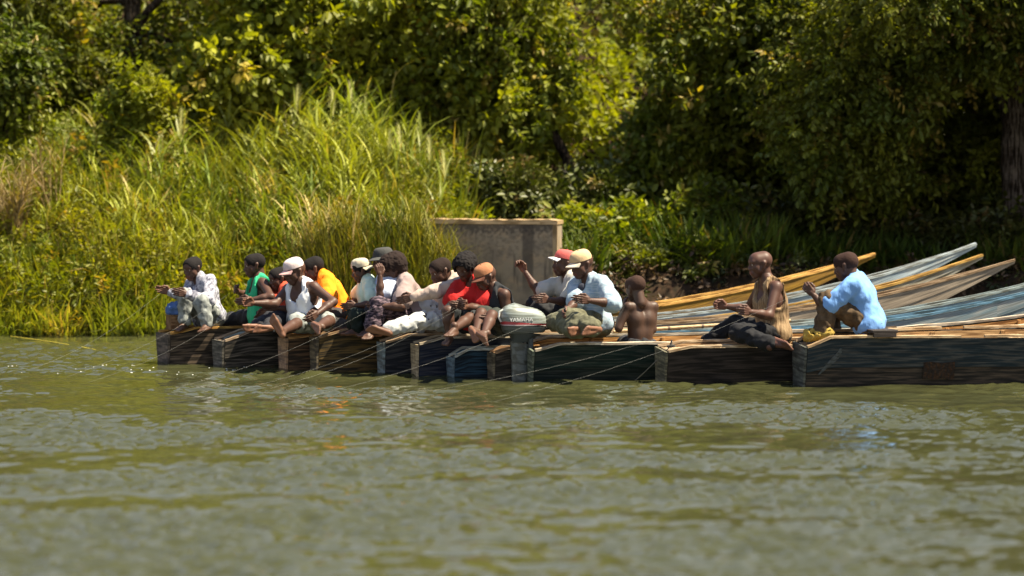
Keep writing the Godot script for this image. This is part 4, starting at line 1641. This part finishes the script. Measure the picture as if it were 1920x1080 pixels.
# five leafy stalks, one metre tall
func cane_tuft(seed_: int) -> ArrayMesh:
	var r := RandomNumberGenerator.new()
	r.seed = seed_
	var m := MB.new()
	for k in 5:
		var an := r.randf() * TAU
		var foot := Vector3(cos(an), 0, sin(an)) * r.randf_range(.02, .16)
		var lean := Vector3(cos(an), 0, sin(an)) * r.randf_range(.0, .22)
		var h := r.randf_range(.6, 1.0)
		m.col = Color(1.1, 1.0, .9)
		m.tube([foot, foot + Vector3.UP * h * .5 + lean * h * .35, foot + Vector3.UP * h + lean * h], [.009, .007, .003], 4)
		for s in 9:
			var t := .18 + .09 * s + r.randf_range(-.03, .03)
			var a2 := r.randf() * TAU
			var d := Vector3(cos(a2), 0, sin(a2))
			var g := r.randf_range(.75, 1.25)
			blade(m, foot + Vector3.UP * h * t + lean * h * t * .9, r.randf_range(.24, .44), d * r.randf_range(.6, 1.1), r.randf_range(.4, .95), r.randf_range(.007, .012), Color(g * 1.05, g, g * .9))
	return m.done()


var leaf_mats := {}
func leaf_mat(key: String, rough: float, back: Color) -> StandardMaterial3D:
	if not leaf_mats.has(key):
		var m := mat(Color.WHITE, rough, null, .42)
		m.vertex_color_use_as_albedo = true
		m.backlight_enabled = true
		m.backlight = back
		m.cull_mode = BaseMaterial3D.CULL_DISABLED
		leaf_mats[key] = m
	return leaf_mats[key]


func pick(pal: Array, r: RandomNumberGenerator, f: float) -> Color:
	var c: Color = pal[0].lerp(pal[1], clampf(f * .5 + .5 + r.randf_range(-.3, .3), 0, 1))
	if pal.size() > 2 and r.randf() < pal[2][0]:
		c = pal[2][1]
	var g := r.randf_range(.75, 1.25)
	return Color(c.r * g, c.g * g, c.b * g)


# sprays through the volume of the blobs [centre, radii]
func crown_xf(blobs: Array, per_m2: float, size: Array, pal: Array, seed_: int) -> Array:
	var r := RandomNumberGenerator.new()
	r.seed = seed_
	var fn := noise(seed_, .9, 2)
	var xf := []
	var cl := []
	for b in blobs:
		var c: Vector3 = b[0]
		var rad: Vector3 = b[1]
		var count := int(4.0 * PI * pow(rad.x * rad.y * rad.z, .6667) * per_m2)
		for k in count:
			var d := Vector3(r.randfn(), r.randfn(), r.randfn()).normalized()
			var q := pow(r.randf(), .42) * (1.0 + .22 * fn.get_noise_3d(d.x * 2.0 + c.x, d.y * 2.0 + c.y, d.z * 2.0))
			var p := c + d * rad * q
			var out := (d + Vector3(r.randfn(), r.randfn() - .25, r.randfn()) * .55).normalized()
			var up := (Vector3.UP + Vector3(r.randfn(), r.randfn(), r.randfn()) * .35).normalized()
			var z := out.cross(up).normalized()
			if z.length() < .1: z = Vector3.RIGHT
			var s := r.randf_range(size[0], size[1])
			xf.append(Transform3D(Basis(out, z.cross(out), z).scaled_local(Vector3.ONE * s), p))
			cl.append(pick(pal, r, fn.get_noise_3dv(p) * 1.6))
	return [xf, cl]


func blobs_in(seed_: int, n: int, x0: float, x1: float, y0: float, y1: float, d0: float, d1: float, r0: float, r1: float) -> Array:
	var r := RandomNumberGenerator.new()
	r.seed = seed_
	var out := []
	for k in n:
		var s := r.randf_range(r0, r1)
		out.append([at(r.randf_range(x0, x1), r.randf_range(y0, y1), r.randf_range(d0, d1)), Vector3(s * r.randf_range(.9, 1.25), s * r.randf_range(.65, .9), s)])
	return out


func tree(called: String, label: String, foot: Vector3, top: Vector3, rad: float, bend: float, blobs: Array, sm: Mesh, lm: Material, per: float, size: Array, pal: Array, seed_: int, bark: Color, limbs := 6, category := "tree", group := "trees on the far bank") -> Node3D:
	var o := thing(called, foot)
	tag(o, label, category, group)
	var bm := bark_mat(bark)
	var r := RandomNumberGenerator.new()
	r.seed = seed_
	var m := MB.new()
	var pts := []
	var rr := []
	var line := top - foot
	for k in 9:
		var t := k / 8.0
		pts.append(line * t + Vector3(bend * sin(PI * t), 0, bend * .4 * sin(PI * t * 1.4)) + Vector3(r.randfn(), 0, r.randfn()) * rad * .12 * sin(PI * t))
		rr.append(rad * (1.0 - .6 * t) * (1.35 if k == 0 else 1.0))
	m.tube(pts, rr, 12, 1.0)
	put("trunk", m.done(), bm, o)
	for k in mini(limbs, blobs.size()):
		var b: Array = blobs[(k * 3) % blobs.size()]
		var q := 3 + (k % 5)
		var a: Vector3 = pts[q]
		var z: Vector3 = b[0] - foot
		if (z - a).length() < .3: continue
		m = MB.new()
		var mid := a.lerp(z, .5) + Vector3(0, .22 * (z - a).length(), 0) * .6
		m.tube([a, a.lerp(mid, .5) + Vector3(0, .03, 0), mid, mid.lerp(z, .6), z], [rr[q] * .6, rr[q] * .45, rr[q] * .34, rr[q] * .2, .01], 7, 1.0)
		put("limb", m.done(), bm, o)
	var c := crown_xf(blobs, per, size, pal, seed_)
	for k in c[0].size():
		c[0][k].origin -= foot
	scatter("crown", sm, lm, c[0], c[1], o)
	return o


var barks := {}
func bark_mat(c: Color) -> StandardMaterial3D:
	var key := str(c)
	if not barks.has(key):
		var m := mat(c, .95, tex["bark"], .2)
		m.uv1_triplanar = true
		m.uv1_scale = Vector3(1.6, .6, 1.6)
		m.heightmap_enabled = true
		m.heightmap_texture = tex["bark_bump"]
		m.heightmap_scale = 3.0
		barks[key] = m
	return barks[key]


func on_ground(px: float, d: float) -> Vector3:
	var p := at(px, 300.0, d)
	return Vector3(p.x, ground(p.x, p.z) - .05, p.z)


func shrub(label: String, px: float, py: float, d: float, rx: float, ry: float, sm: Mesh, lm: Material, pal: Array, seed_: int, per := 70.0, size := [.8, 1.2], n := 5) -> void:
	var r := RandomNumberGenerator.new()
	r.seed = seed_
	var c := at(px, py, d)
	var foot := Vector3(c.x, ground(c.x, c.z) - .05, c.z)
	var bl := []
	for k in n:
		bl.append([c + Vector3(r.randf_range(-.65, .65) * rx, r.randf_range(-.5, .5) * ry, r.randf_range(-.4, .4) * rx), Vector3(rx * .6, ry * .6, rx * .55)])
	bl.append([foot.lerp(c, .5), Vector3(rx * .6, maxf(ry * .5, (c.y - foot.y) * .5), rx * .5)])
	var o := thing("shrub", foot)
	tag(o, label, "shrub", "shrubs on the far bank")
	var m := MB.new()
	for k in 4:
		var e: Vector3 = bl[k % bl.size()][0] - foot
		m.tube([Vector3(r.randf_range(-.1, .1), 0, r.randf_range(-.1, .1)), e * .5 + Vector3(r.randf_range(-.1, .1), 0, 0), e], [.03, .02, .008], 6)
	put("stems", m.done(), bark_mat(lin(.09, .065, .045)), o)
	var cr := crown_xf(bl, per, size, pal, seed_)
	for k in cr[0].size():
		cr[0][k].origin -= foot
	scatter("foliage", sm, lm, cr[0], cr[1], o)


func concrete_wall() -> void:
	var turn := deg_to_rad(-13.0)
	var top := at(1049, 412, 44.2)
	var L := 2.2
	var foot_y := -.05
	var hgt := top.y - foot_y
	var bx := Vector3(cos(turn), 0, -sin(turn))
	var o := thing("concrete_wall", Vector3(top.x, foot_y, top.z) - bx * L * .5, turn)
	tag(o, "stained concrete block wall standing at the water's edge behind the people", "wall")
	var im := Image.create(256, 160, false, Image.FORMAT_RGB8)
	var n1 := noise(91, .03, 4)
	var n2 := noise(92, 1.0, 3)
	var n3 := noise(93, .12, 2)
	for y in 160:
		for x in 256:
			var c := Color(.30, .24, .17)
			var t := clampf(.5 + n1.get_noise_2d(x, y) * 1.5, 0, 1)
			c = c.lerp(Color(.235, .19, .14), t)
			c = c.lerp(Color(.33, .25, .165), clampf(n1.get_noise_2d(x + 300, y * 1.5) * 1.6, 0, 1))
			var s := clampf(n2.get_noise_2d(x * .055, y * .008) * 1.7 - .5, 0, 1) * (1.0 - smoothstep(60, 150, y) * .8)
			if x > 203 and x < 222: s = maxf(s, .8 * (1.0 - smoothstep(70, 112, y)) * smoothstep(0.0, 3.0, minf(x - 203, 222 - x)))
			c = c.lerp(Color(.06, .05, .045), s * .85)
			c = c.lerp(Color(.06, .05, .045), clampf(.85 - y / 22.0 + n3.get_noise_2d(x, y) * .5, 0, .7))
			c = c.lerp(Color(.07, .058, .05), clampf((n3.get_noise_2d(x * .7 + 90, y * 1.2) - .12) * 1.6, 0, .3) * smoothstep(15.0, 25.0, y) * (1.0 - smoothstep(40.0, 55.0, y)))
			c = c.linear_to_srgb()
			im.set_pixel(x, y, c)
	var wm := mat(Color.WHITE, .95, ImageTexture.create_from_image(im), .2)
	var m := MB.new()
	var dep := .17
	var h2 := hgt - .055
	# body: front, back, ends
	m.quad(Vector3(-L / 2, 0, dep), Vector3(L / 2, 0, dep), Vector3(L / 2, h2, dep), Vector3(-L / 2, h2, dep), Vector3.BACK, Vector2(0, 1), Vector2(1, 1), Vector2(1, 0), Vector2(0, 0))
	m.quad(Vector3(-L / 2, 0, -dep), Vector3(L / 2, 0, -dep), Vector3(L / 2, h2, -dep), Vector3(-L / 2, h2, -dep), Vector3.FORWARD, Vector2(0, 1), Vector2(1, 1), Vector2(1, 0), Vector2(0, 0))
	m.quad(Vector3(L / 2, 0, dep), Vector3(L / 2, 0, -dep), Vector3(L / 2, h2, -dep), Vector3(L / 2, h2, dep), Vector3.RIGHT, Vector2(.3, 1), Vector2(.42, 1), Vector2(.42, .3), Vector2(.3, .3))
	m.quad(Vector3(-L / 2, 0, dep), Vector3(-L / 2, 0, -dep), Vector3(-L / 2, h2, -dep), Vector3(-L / 2, h2, dep), Vector3.LEFT)
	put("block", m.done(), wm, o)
	var cm := mat(lin(.42, .30, .17), .9, tex["faint"], .2)
	m = MB.new()
	var secs := []
	var wn := noise(94, 5.0, 2)
	for k in 40:
		var x := lerpf(-L / 2 - .012, L / 2 + .012, k / 39.0)
		var w := wn.get_noise_1d(x) * .012
		secs.append([Vector3(x, h2, dep + .012), Vector3(x, hgt + w, dep + .006), Vector3(x, hgt + w, -dep - .006), Vector3(x, h2, -dep - .012)])
	m.loft4(secs)
	put("coping", m.done(), cm, o)
	m = MB.new()
	secs = []
	for k in 14:
		var y := lerpf(0.0, h2 - .001, k / 13.0)
		var w := wn.get_noise_1d(y + 40.0) * .01
		secs.append([Vector3(L / 2 - .045 + w, y, dep + .001), Vector3(L / 2 - .045 + w, y, dep + .014), Vector3(L / 2 + .012 + w * .4, y, dep + .014), Vector3(L / 2 + .012, y, dep + .001)])
	m.loft4(secs)
	put("rendered_edge", m.done(), cm, o)


func vegetation() -> void:
	var broad := spray(1, 13, .128, .070, .38)
	var medium := spray(2, 15, .115, .058, .38)
	var small := spray(3, 20, .088, .044, .40)
	var bushy := spray(4, 17, .100, .046, .30, 1.2)
	var bright := leaf_mat("bright", .50, Color(1.0, 1.0, .32))
	var green := leaf_mat("green", .48, Color(.85, .92, .25))
	var deep := leaf_mat("deep", .45, Color(.5, .55, .16))
	var straw := leaf_mat("straw", .7, Color(.8, .8, .3))
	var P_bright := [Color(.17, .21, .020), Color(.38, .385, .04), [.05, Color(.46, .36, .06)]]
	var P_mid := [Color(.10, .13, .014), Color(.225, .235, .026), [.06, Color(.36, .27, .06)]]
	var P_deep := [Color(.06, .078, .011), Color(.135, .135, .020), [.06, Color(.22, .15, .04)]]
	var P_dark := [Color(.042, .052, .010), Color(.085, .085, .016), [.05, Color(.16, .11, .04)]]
	var bark := lin(.115, .085, .06)
	# trees
	tree("tree", "dark tree hung with creepers at the upper left corner", on_ground(235, 50.2), at(225, -210, 50.2), .17, .15, blobs_in(1001, 14, -110, 400, -120, 215, 49.4, 51.4, .6, .95), small, bright, 26.0, [.6, 1.5], P_mid, 1, bark)
	tree("tree", "bright tree with large yellow green leaves at the top centre left", on_ground(600, 50.4), at(610, -130, 50.0), .14, -.2, blobs_in(1002, 15, 430, 820, -90, 150, 48.0, 49.8, .5, .85), broad, bright, 38.0, [.55, 1.35], P_bright, 2, bark)
	tree("tree", "leafy green tree between the bright tree and the grassy gap, above the wall", on_ground(860, 50.8), at(880, -140, 50.4), .13, .2, blobs_in(1003, 15, 780, 1030, -90, 225, 48.2, 50.0, .5, .8), broad, bright, 38.0, [.5, 1.2], P_bright, 3, bark)
	# the thin leaning tree
	var lean := thing("leaning_tree", on_ground(1075, 48.2))
	tag(lean, "thin dark tree leaning to the left above the right end of the wall", "tree", "trees on the far bank")
	var lp: Vector3 = lean.position
	var tm := MB.new()
	tm.tube([Vector3.ZERO, at(1064, 300, 48.2) - lp, at(1035, 245, 48.2) - lp, at(985, 190, 48.2) - lp, at(950, 120, 48.3) - lp], [.10, .075, .065, .055, .03], 9)
	put("trunk", tm.done(), bark_mat(lin(.06, .045, .035)), lean)
	var lc := crown_xf(blobs_in(1010, 5, 900, 1040, 60, 170, 48.0, 48.8, .35, .5), 40.0, [.8, 1.1], P_mid, 10)
	for k in lc[0].size(): lc[0][k].origin -= lp
	scatter("crown", medium, green, lc[0], lc[1], lean)
	tree("tree", "green tree right of the grassy gap, its leaves catching the sun", on_ground(1340, 49.6), at(1330, -170, 49.4), .15, -.15, blobs_in(1004, 17, 1240, 1530, -110, 290, 47.4, 49.6, .55, .85), medium, bright, 28.0, [.6, 1.4], P_mid, 4, bark)
	tree("tree", "dense dark small leaved tree filling the right of the picture", on_ground(1660, 48.6), at(1650, -230, 48.4), .18, .1, blobs_in(1005, 22, 1480, 1830, -140, 370, 45.6, 48.6, .55, .9), small, bright, 32.0, [.5, 1.25], P_mid, 5, bark)
	var big := tree("tree", "thick trunked tree at the upper right edge with a forked grey brown trunk", on_ground(1915, 46.4), at(1868, -60, 46.6), .235, .08, blobs_in(1006, 20, 1700, 2110, -200, 40, 44.8, 48.0, .55, .9), small, bright, 32.0, [.5, 1.25], P_mid, 6, lin(.13, .105, .085))
	var fk := MB.new()
	var bp: Vector3 = big.position
	fk.tube([at(1898, 95, 46.45) - bp, at(1930, 20, 46.4) - bp, at(1975, -80, 46.4) - bp, at(2010, -220, 46.5) - bp], [.17, .13, .11, .08], 10)
	put("limb", fk.done(), bark_mat(lin(.13, .105, .085)), big)
	var sc := MB.new()
	sc.tube([at(1908, 85, 46.16) - bp, at(1912, 115, 46.13) - bp, at(1915, 140, 46.17) - bp], [.02, .05, .025], 8)
	put("broken_stub", sc.done(), mat(lin(.42, .25, .14), .9), big)
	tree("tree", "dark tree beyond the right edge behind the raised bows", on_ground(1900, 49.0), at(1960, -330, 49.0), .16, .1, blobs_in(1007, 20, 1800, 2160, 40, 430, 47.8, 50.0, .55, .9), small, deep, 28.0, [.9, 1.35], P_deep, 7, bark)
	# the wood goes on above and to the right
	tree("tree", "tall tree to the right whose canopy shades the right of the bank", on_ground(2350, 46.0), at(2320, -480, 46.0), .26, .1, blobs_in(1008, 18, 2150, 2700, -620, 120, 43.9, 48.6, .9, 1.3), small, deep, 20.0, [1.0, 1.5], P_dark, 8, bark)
	# shrubs
	shrub("bright yellow green shrub in the gap at the top of the slope", 1110, 60, 54.5, 1.0, .8, bushy, bright, P_bright, 21)
	shrub("sunlit yellow green shrub on the slope right of the leaning tree", 1130, 190, 52.5, .85, .6, bushy, bright, P_bright, 22)
	shrub("sunlit shrub on the slope just left of the leaning tree", 960, 265, 50.0, .6, .45, bushy, bright, P_bright, 23)
	shrub("pale green shrub behind the leaning tree trunk", 1040, 320, 50.4, .55, .4, bushy, bright, P_mid, 24)
	shrub("small leafy shrub above the left end of the wall", 800, 250, 48.6, .5, .45, bushy, green, P_mid, 25)
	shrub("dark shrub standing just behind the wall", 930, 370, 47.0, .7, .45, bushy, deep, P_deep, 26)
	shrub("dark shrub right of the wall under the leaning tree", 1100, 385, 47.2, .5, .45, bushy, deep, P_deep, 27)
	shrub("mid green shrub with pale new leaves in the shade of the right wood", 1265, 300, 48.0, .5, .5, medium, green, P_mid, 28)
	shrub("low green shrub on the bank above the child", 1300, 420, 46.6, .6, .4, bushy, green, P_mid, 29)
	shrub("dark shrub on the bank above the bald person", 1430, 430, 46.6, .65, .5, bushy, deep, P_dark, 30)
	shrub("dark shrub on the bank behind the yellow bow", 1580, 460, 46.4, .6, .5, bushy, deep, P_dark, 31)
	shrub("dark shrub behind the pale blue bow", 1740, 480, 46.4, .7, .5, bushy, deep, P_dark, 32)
	shrub("dark shrub at the water's edge behind the bare wooden bow", 1880, 500, 46.2, .7, .5, bushy, deep, P_dark, 33)
	shrub("olive creeper covered bush at the left edge", 25, 130, 47.6, .55, .55, small, green, P_mid, 34)
	shrub("leafy bush rising from the tall grass at the left", 265, 230, 47.4, .45, .55, bushy, bright, P_bright, 35)
	shrub("bright leafy bush at the top of the tall grass near the middle", 440, 130, 48.4, .6, .5, broad, bright, P_bright, 36, 50.0)
	shrub("brownish bush drooping at the left edge above the water", 20, 470, 45.6, .45, .5, small, straw, P_mid, 37)
	shrub("small leafy plant on the earth bank just right of the wall", 1110, 480, 45.0, .28, .22, bushy, bright, P_mid, 40)
	shrub("low bright plant hanging over the earth bank behind the child", 1215, 505, 44.9, .32, .2, bushy, bright, P_mid, 41)
	shrub("low green plant on the earth bank left of the bald person", 1345, 500, 44.9, .34, .22, bushy, green, P_mid, 42)
	# undergrowth over the slope
	var r := RandomNumberGenerator.new()
	r.seed = 55
	var xf := []
	var cl := []
	for k in 9000:
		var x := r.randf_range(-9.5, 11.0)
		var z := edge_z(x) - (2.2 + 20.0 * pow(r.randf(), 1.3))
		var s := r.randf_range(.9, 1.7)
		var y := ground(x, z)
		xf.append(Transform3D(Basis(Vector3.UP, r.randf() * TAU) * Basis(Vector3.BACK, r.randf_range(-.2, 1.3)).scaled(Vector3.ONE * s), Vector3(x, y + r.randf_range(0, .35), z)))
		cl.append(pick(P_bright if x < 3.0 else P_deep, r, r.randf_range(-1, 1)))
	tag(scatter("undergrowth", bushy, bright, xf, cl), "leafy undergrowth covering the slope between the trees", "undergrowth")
	# tall grass on the left bank
	var tufts := [tuft(61, 17, .15, .012, .9), tuft(62, 13, .18, .017, 1.15), tuft(63, 20, .12, .0085, .55)]
	var canes := [cane_tuft(71), cane_tuft(72), cane_tuft(73)]
	var P_grass := [Color(.17, .225, .032), Color(.39, .40, .065), [.12, Color(.52, .42, .17)]]
	for q in 3:
		xf = []; cl = []
		for k in [1300, 1300, 500][q]:
			var x := r.randf_range(-8.2, -.55)
			var t := .02 + 4.6 * pow(r.randf(), 1.15)
			if x > -.78 and t < 1.3: continue
			var h := (.50 + .26 * minf(t, 2.6)) * r.randf_range(.55, 1.35)
			if x < -5.2: h *= .85
			var z := edge_z(x) - t
			xf.append(Transform3D(Basis(Vector3.UP, r.randf() * TAU) * Basis(Vector3.RIGHT, r.randf_range(-.2, .2)).scaled(Vector3(1.0 + h * .4, h, 1.0 + h * .4)), Vector3(x, ground(x, z) - .03, z)))
			cl.append(pick(P_grass, r, sin(x * 2.1 + t * 3.0) * .8))
		tag(scatter("tall_grass", tufts[q], straw, xf, cl), ["tall sunlit grass covering the left bank down to the water", "broad bladed grass mixed into the tall grass of the left bank", "fine upright grass mixed into the tall grass of the left bank"][q], "grass")
	for q in 3:
		xf = []; cl = []
		for k in 440:
			var x := r.randf_range(-8.2, -.75)
			var t := 1.0 + 3.9 * r.randf()
			if x > -.95 and t < 1.3: continue
			var h := (.70 + .20 * minf(t, 3.0)) * r.randf_range(.55, 1.2) * (1.0 - .25 * smoothstep(-1.9, -.9, x)) * (1.0 + .32 * exp(-pow((x + 2.5) / .9, 2.0)))
			if x < -5.0: h *= .8
			var z := edge_z(x) - t
			xf.append(Transform3D(Basis(Vector3.UP, r.randf() * TAU) * Basis(Vector3.RIGHT, r.randf_range(-.12, .12)).scaled(Vector3.ONE * h), Vector3(x, ground(x, z) - .03, z)))
			cl.append(pick(P_grass, r, sin(x * 1.7 + t * 2.0) * .8))
		tag(scatter("cane_grass", canes[q], straw, xf, cl), ["arching leafy cane grass standing over the tall grass of the left bank", "broad leafed cane grass with drooping tips on the left bank", "pale cane grass scattered through the left bank"][q], "grass")
	# the taller band of reeds before the left end of the wall
	xf = []; cl = []
	for k in 420:
		var x := r.randf_range(-2.4, -.70)
		var z := -43.5 - .35 * r.randf()
		var h := r.randf_range(.8, 1.9) * (1.0 - .25 * smoothstep(-1.1, -.74, x))
		xf.append(Transform3D(Basis(Vector3.UP, r.randf() * TAU) * Basis(Vector3.RIGHT, r.randf_range(-.12, .12)).scaled(Vector3(.8 + h * .25, h, .8 + h * .25)), Vector3(x, ground(x, z) - .05, z)))
		cl.append(pick([Color(.10, .125, .014), Color(.20, .19, .03), [.14, Color(.3, .22, .08)]], r, sin(x * 5.0)))
	var xf2 := []; var cl2 := []
	for k in 150:
		var x := r.randf_range(-2.5, -.73)
		var z := -43.45 - .4 * r.randf()
		var h := r.randf_range(1.1, 1.95) * (1.0 - .2 * smoothstep(-1.2, -.73, x))
		xf2.append(Transform3D(Basis(Vector3.UP, r.randf() * TAU).scaled(Vector3(.7 + h * .25, h, .7 + h * .25)), Vector3(x, ground(x, z) - .05, z)))
		cl2.append(pick([Color(.11, .135, .016), Color(.26, .24, .04), [.14, Color(.36, .27, .1)]], r, sin(x * 5.0)))
	tag(scatter("cane_grass", canes[2], straw, xf2, cl2), "leafy canes standing in front of the left end of the concrete wall", "grass")
	tag(scatter("reed_bed", tufts[2], straw, xf, cl), "thin upright reeds hiding the left end of the concrete wall", "reeds")
	# weeds with small leaves among the grass
	xf = []; cl = []
	for k in 1500:
		var x := r.randf_range(-8.2, -.7)
		var t := .1 + 3.6 * r.randf()
		if x > -.9 and t < 1.3: continue
		var z := edge_z(x) - t
		xf.append(Transform3D(Basis(Vector3.UP, r.randf() * TAU) * Basis(Vector3.BACK, r.randf_range(.3, 1.5)).scaled(Vector3.ONE * r.randf_range(.6, 1.1)), Vector3(x, ground(x, z) + r.randf_range(.1, .55 + .22 * t), z)))
		cl.append(pick([Color(.15, .18, .016), Color(.28, .26, .022), [.08, Color(.38, .25, .05)]], r, sin(x * 1.3 + t * 2.0)))
	tag(scatter("weeds", bushy, bright, xf, cl), "small leaved weeds growing through the tall grass", "weeds")
	# grass of the right bank
	xf = []; cl = []
	for k in 1700:
		var x := r.randf_range(.75, 7.5)
		var t := .62 + 2.8 * r.randf()
		if sin(x * 3.1) + sin(x * 1.3 + t * 2.0) + r.randf_range(-.9, .9) < (-.6 if t > 1.0 else .3): continue
		var z := edge_z(x) - t
		var h := r.randf_range(.35, .75) * (1.0 if x < 3.4 else .7)
		xf.append(Transform3D(Basis(Vector3.UP, r.randf() * TAU).scaled(Vector3(1.2, h, 1.2)), Vector3(x, ground(x, z) - .03, z)))
		cl.append(pick([Color(.06, .10, .014), Color(.11, .15, .02), [.05, Color(.2, .15, .05)]], r, sin(x * 2.0 + t)))
	tag(scatter("bank_grass", tufts[1], straw, xf, cl), "green grass hanging over the brown earth bank right of the wall", "grass")
	# low plants and dead leaves hanging over the face of the bank
	xf = []; cl = []
	for k in 420:
		var x := r.randf_range(.7, 7.0)
		var t := r.randf_range(.02, .75)
		var z := edge_z(x) - t
		xf.append(Transform3D(Basis(Vector3.UP, r.randf() * TAU) * Basis(Vector3.BACK, r.randf_range(-.9, .9)).scaled(Vector3.ONE * r.randf_range(.5, 1.0)), Vector3(x, ground(x, z) + r.randf_range(-.02, .12), z)))
		cl.append(pick([Color(.035, .05, .012), Color(.075, .085, .018), [.4, Color(.10, .06, .03)]], r, sin(x * 4.0)))
	tag(scatter("creepers", bushy, deep, xf, cl), "low creepers and dead leaves hanging over the earth bank right of the wall", "creepers")
	# brown dry fronds at the left edge
	xf = []; cl = []
	for k in 22:
		var x := at(r.randf_range(-60, 100), 0, 45.5).x
		var p := at(0, r.randf_range(300, 520), 45.3)
		xf.append(Transform3D(Basis(Vector3.UP, r.randf() * TAU) * Basis(Vector3.RIGHT, r.randf_range(-.5, .5)).scaled(Vector3.ONE * r.randf_range(.6, .95)), Vector3(x, p.y - .4, p.z + r.randf_range(-.5, .4))))
		cl.append(pick([Color(.20, .13, .055), Color(.27, .21, .09)], r, 0.0))
	tag(scatter("dry_grass", canes[1], straw, xf, cl), "dry brown grass drooping at the left edge of the bank", "grass")
	# single tall reeds that stand above the grass
	var lm := []
	for q in 4:
		var m := MB.new()
		blade(m, Vector3.ZERO, .62, Vector3(1, 0, 0) * (.7 + .12 * q), .45 + .16 * q, .016, Color(1, 1, 1))
		lm.append(m.done())
	var plume := MB.new()
	for k in 46:
		var t := k / 46.0
		blade(plume, Vector3(.02 * t, .34 * t, 0), .20 * (1.1 - .6 * t), Vector3(cos(k * 2.4) * .5 + .35, 0, sin(k * 2.4) * .5), .5, .0035, Color(1, 1, 1))
	var pm := plume.done()
	var greenm := mat(lin(.20, .21, .05), .55)
	greenm.backlight_enabled = true
	greenm.backlight = Color(.55, .6, .25)
	var palem := mat(lin(.38, .36, .16), .8)
	palem.backlight_enabled = true
	palem.backlight = Color(.9, .9, .6)
	var reeds := [[338, 250, 47.0], [430, 225, 47.4], [512, 185, 47.6], [556, 205, 47.2], [580, 230, 46.8], [625, 210, 47.0], [655, 195, 47.0], [690, 225, 46.8], [728, 290, 46.2], [752, 280, 46.4], [790, 255, 46.6], [806, 300, 45.9], [836, 330, 45.7], [300, 300, 46.4]]
	var words := ["standing left of the bright bush", "rising by the bright leafy bush", "tallest of the reeds near the middle of the grass", "leaning over the dark gap in the trees", "right beside the leaning reed over the dark gap", "left of the tallest feathery plume", "with the tallest feathery plume", "at the right shoulder of the tall grass", "first of the thinner reeds right of the tall grass", "second of the thinner reeds right of the tall grass", "thin reed with a pale plume left of the wall", "in front of the thin pale plumed reed", "bending in front of the wall's left end", "low in the grass at the left"]
	for k in reeds.size():
		var e := at(reeds[k][0], reeds[k][1], reeds[k][2])
		var foot := Vector3(e.x + r.randf_range(-.15, .05), ground(e.x, e.z) - .03, e.z)
		var o := thing("reed", foot)
		tag(o, "reed " + words[k] + ", leafy and green" if k % 2 == 0 else "green leafy reed " + words[k], "reed", "tall reeds above the grass")
		var line := e - foot
		var st := MB.new()
		var pts := []
		for s in 6:
			var t := s / 5.0
			pts.append(line * t + Vector3(-.06 * sin(PI * t), 0, 0))
		st.tube(pts, [.011, .010, .009, .008, .006, .003], 6)
		put("stem", st.done(), greenm, o)
		for s in 10:
			var t := .25 + .075 * s
			var b := Basis(Vector3.UP, s * PI * .94 + r.randf_range(-.5, .5) + k).scaled(Vector3.ONE * r.randf_range(.8, 1.15))
			put("leaf", lm[(s + k) % 4], greenm, o, Transform3D(b, line * t + Vector3(-.06 * sin(PI * t), 0, 0)))
		put("plume", pm, palem if k % 3 != 1 else greenm, o, Transform3D(Basis(Vector3.UP, r.randf() * TAU), line * .96))
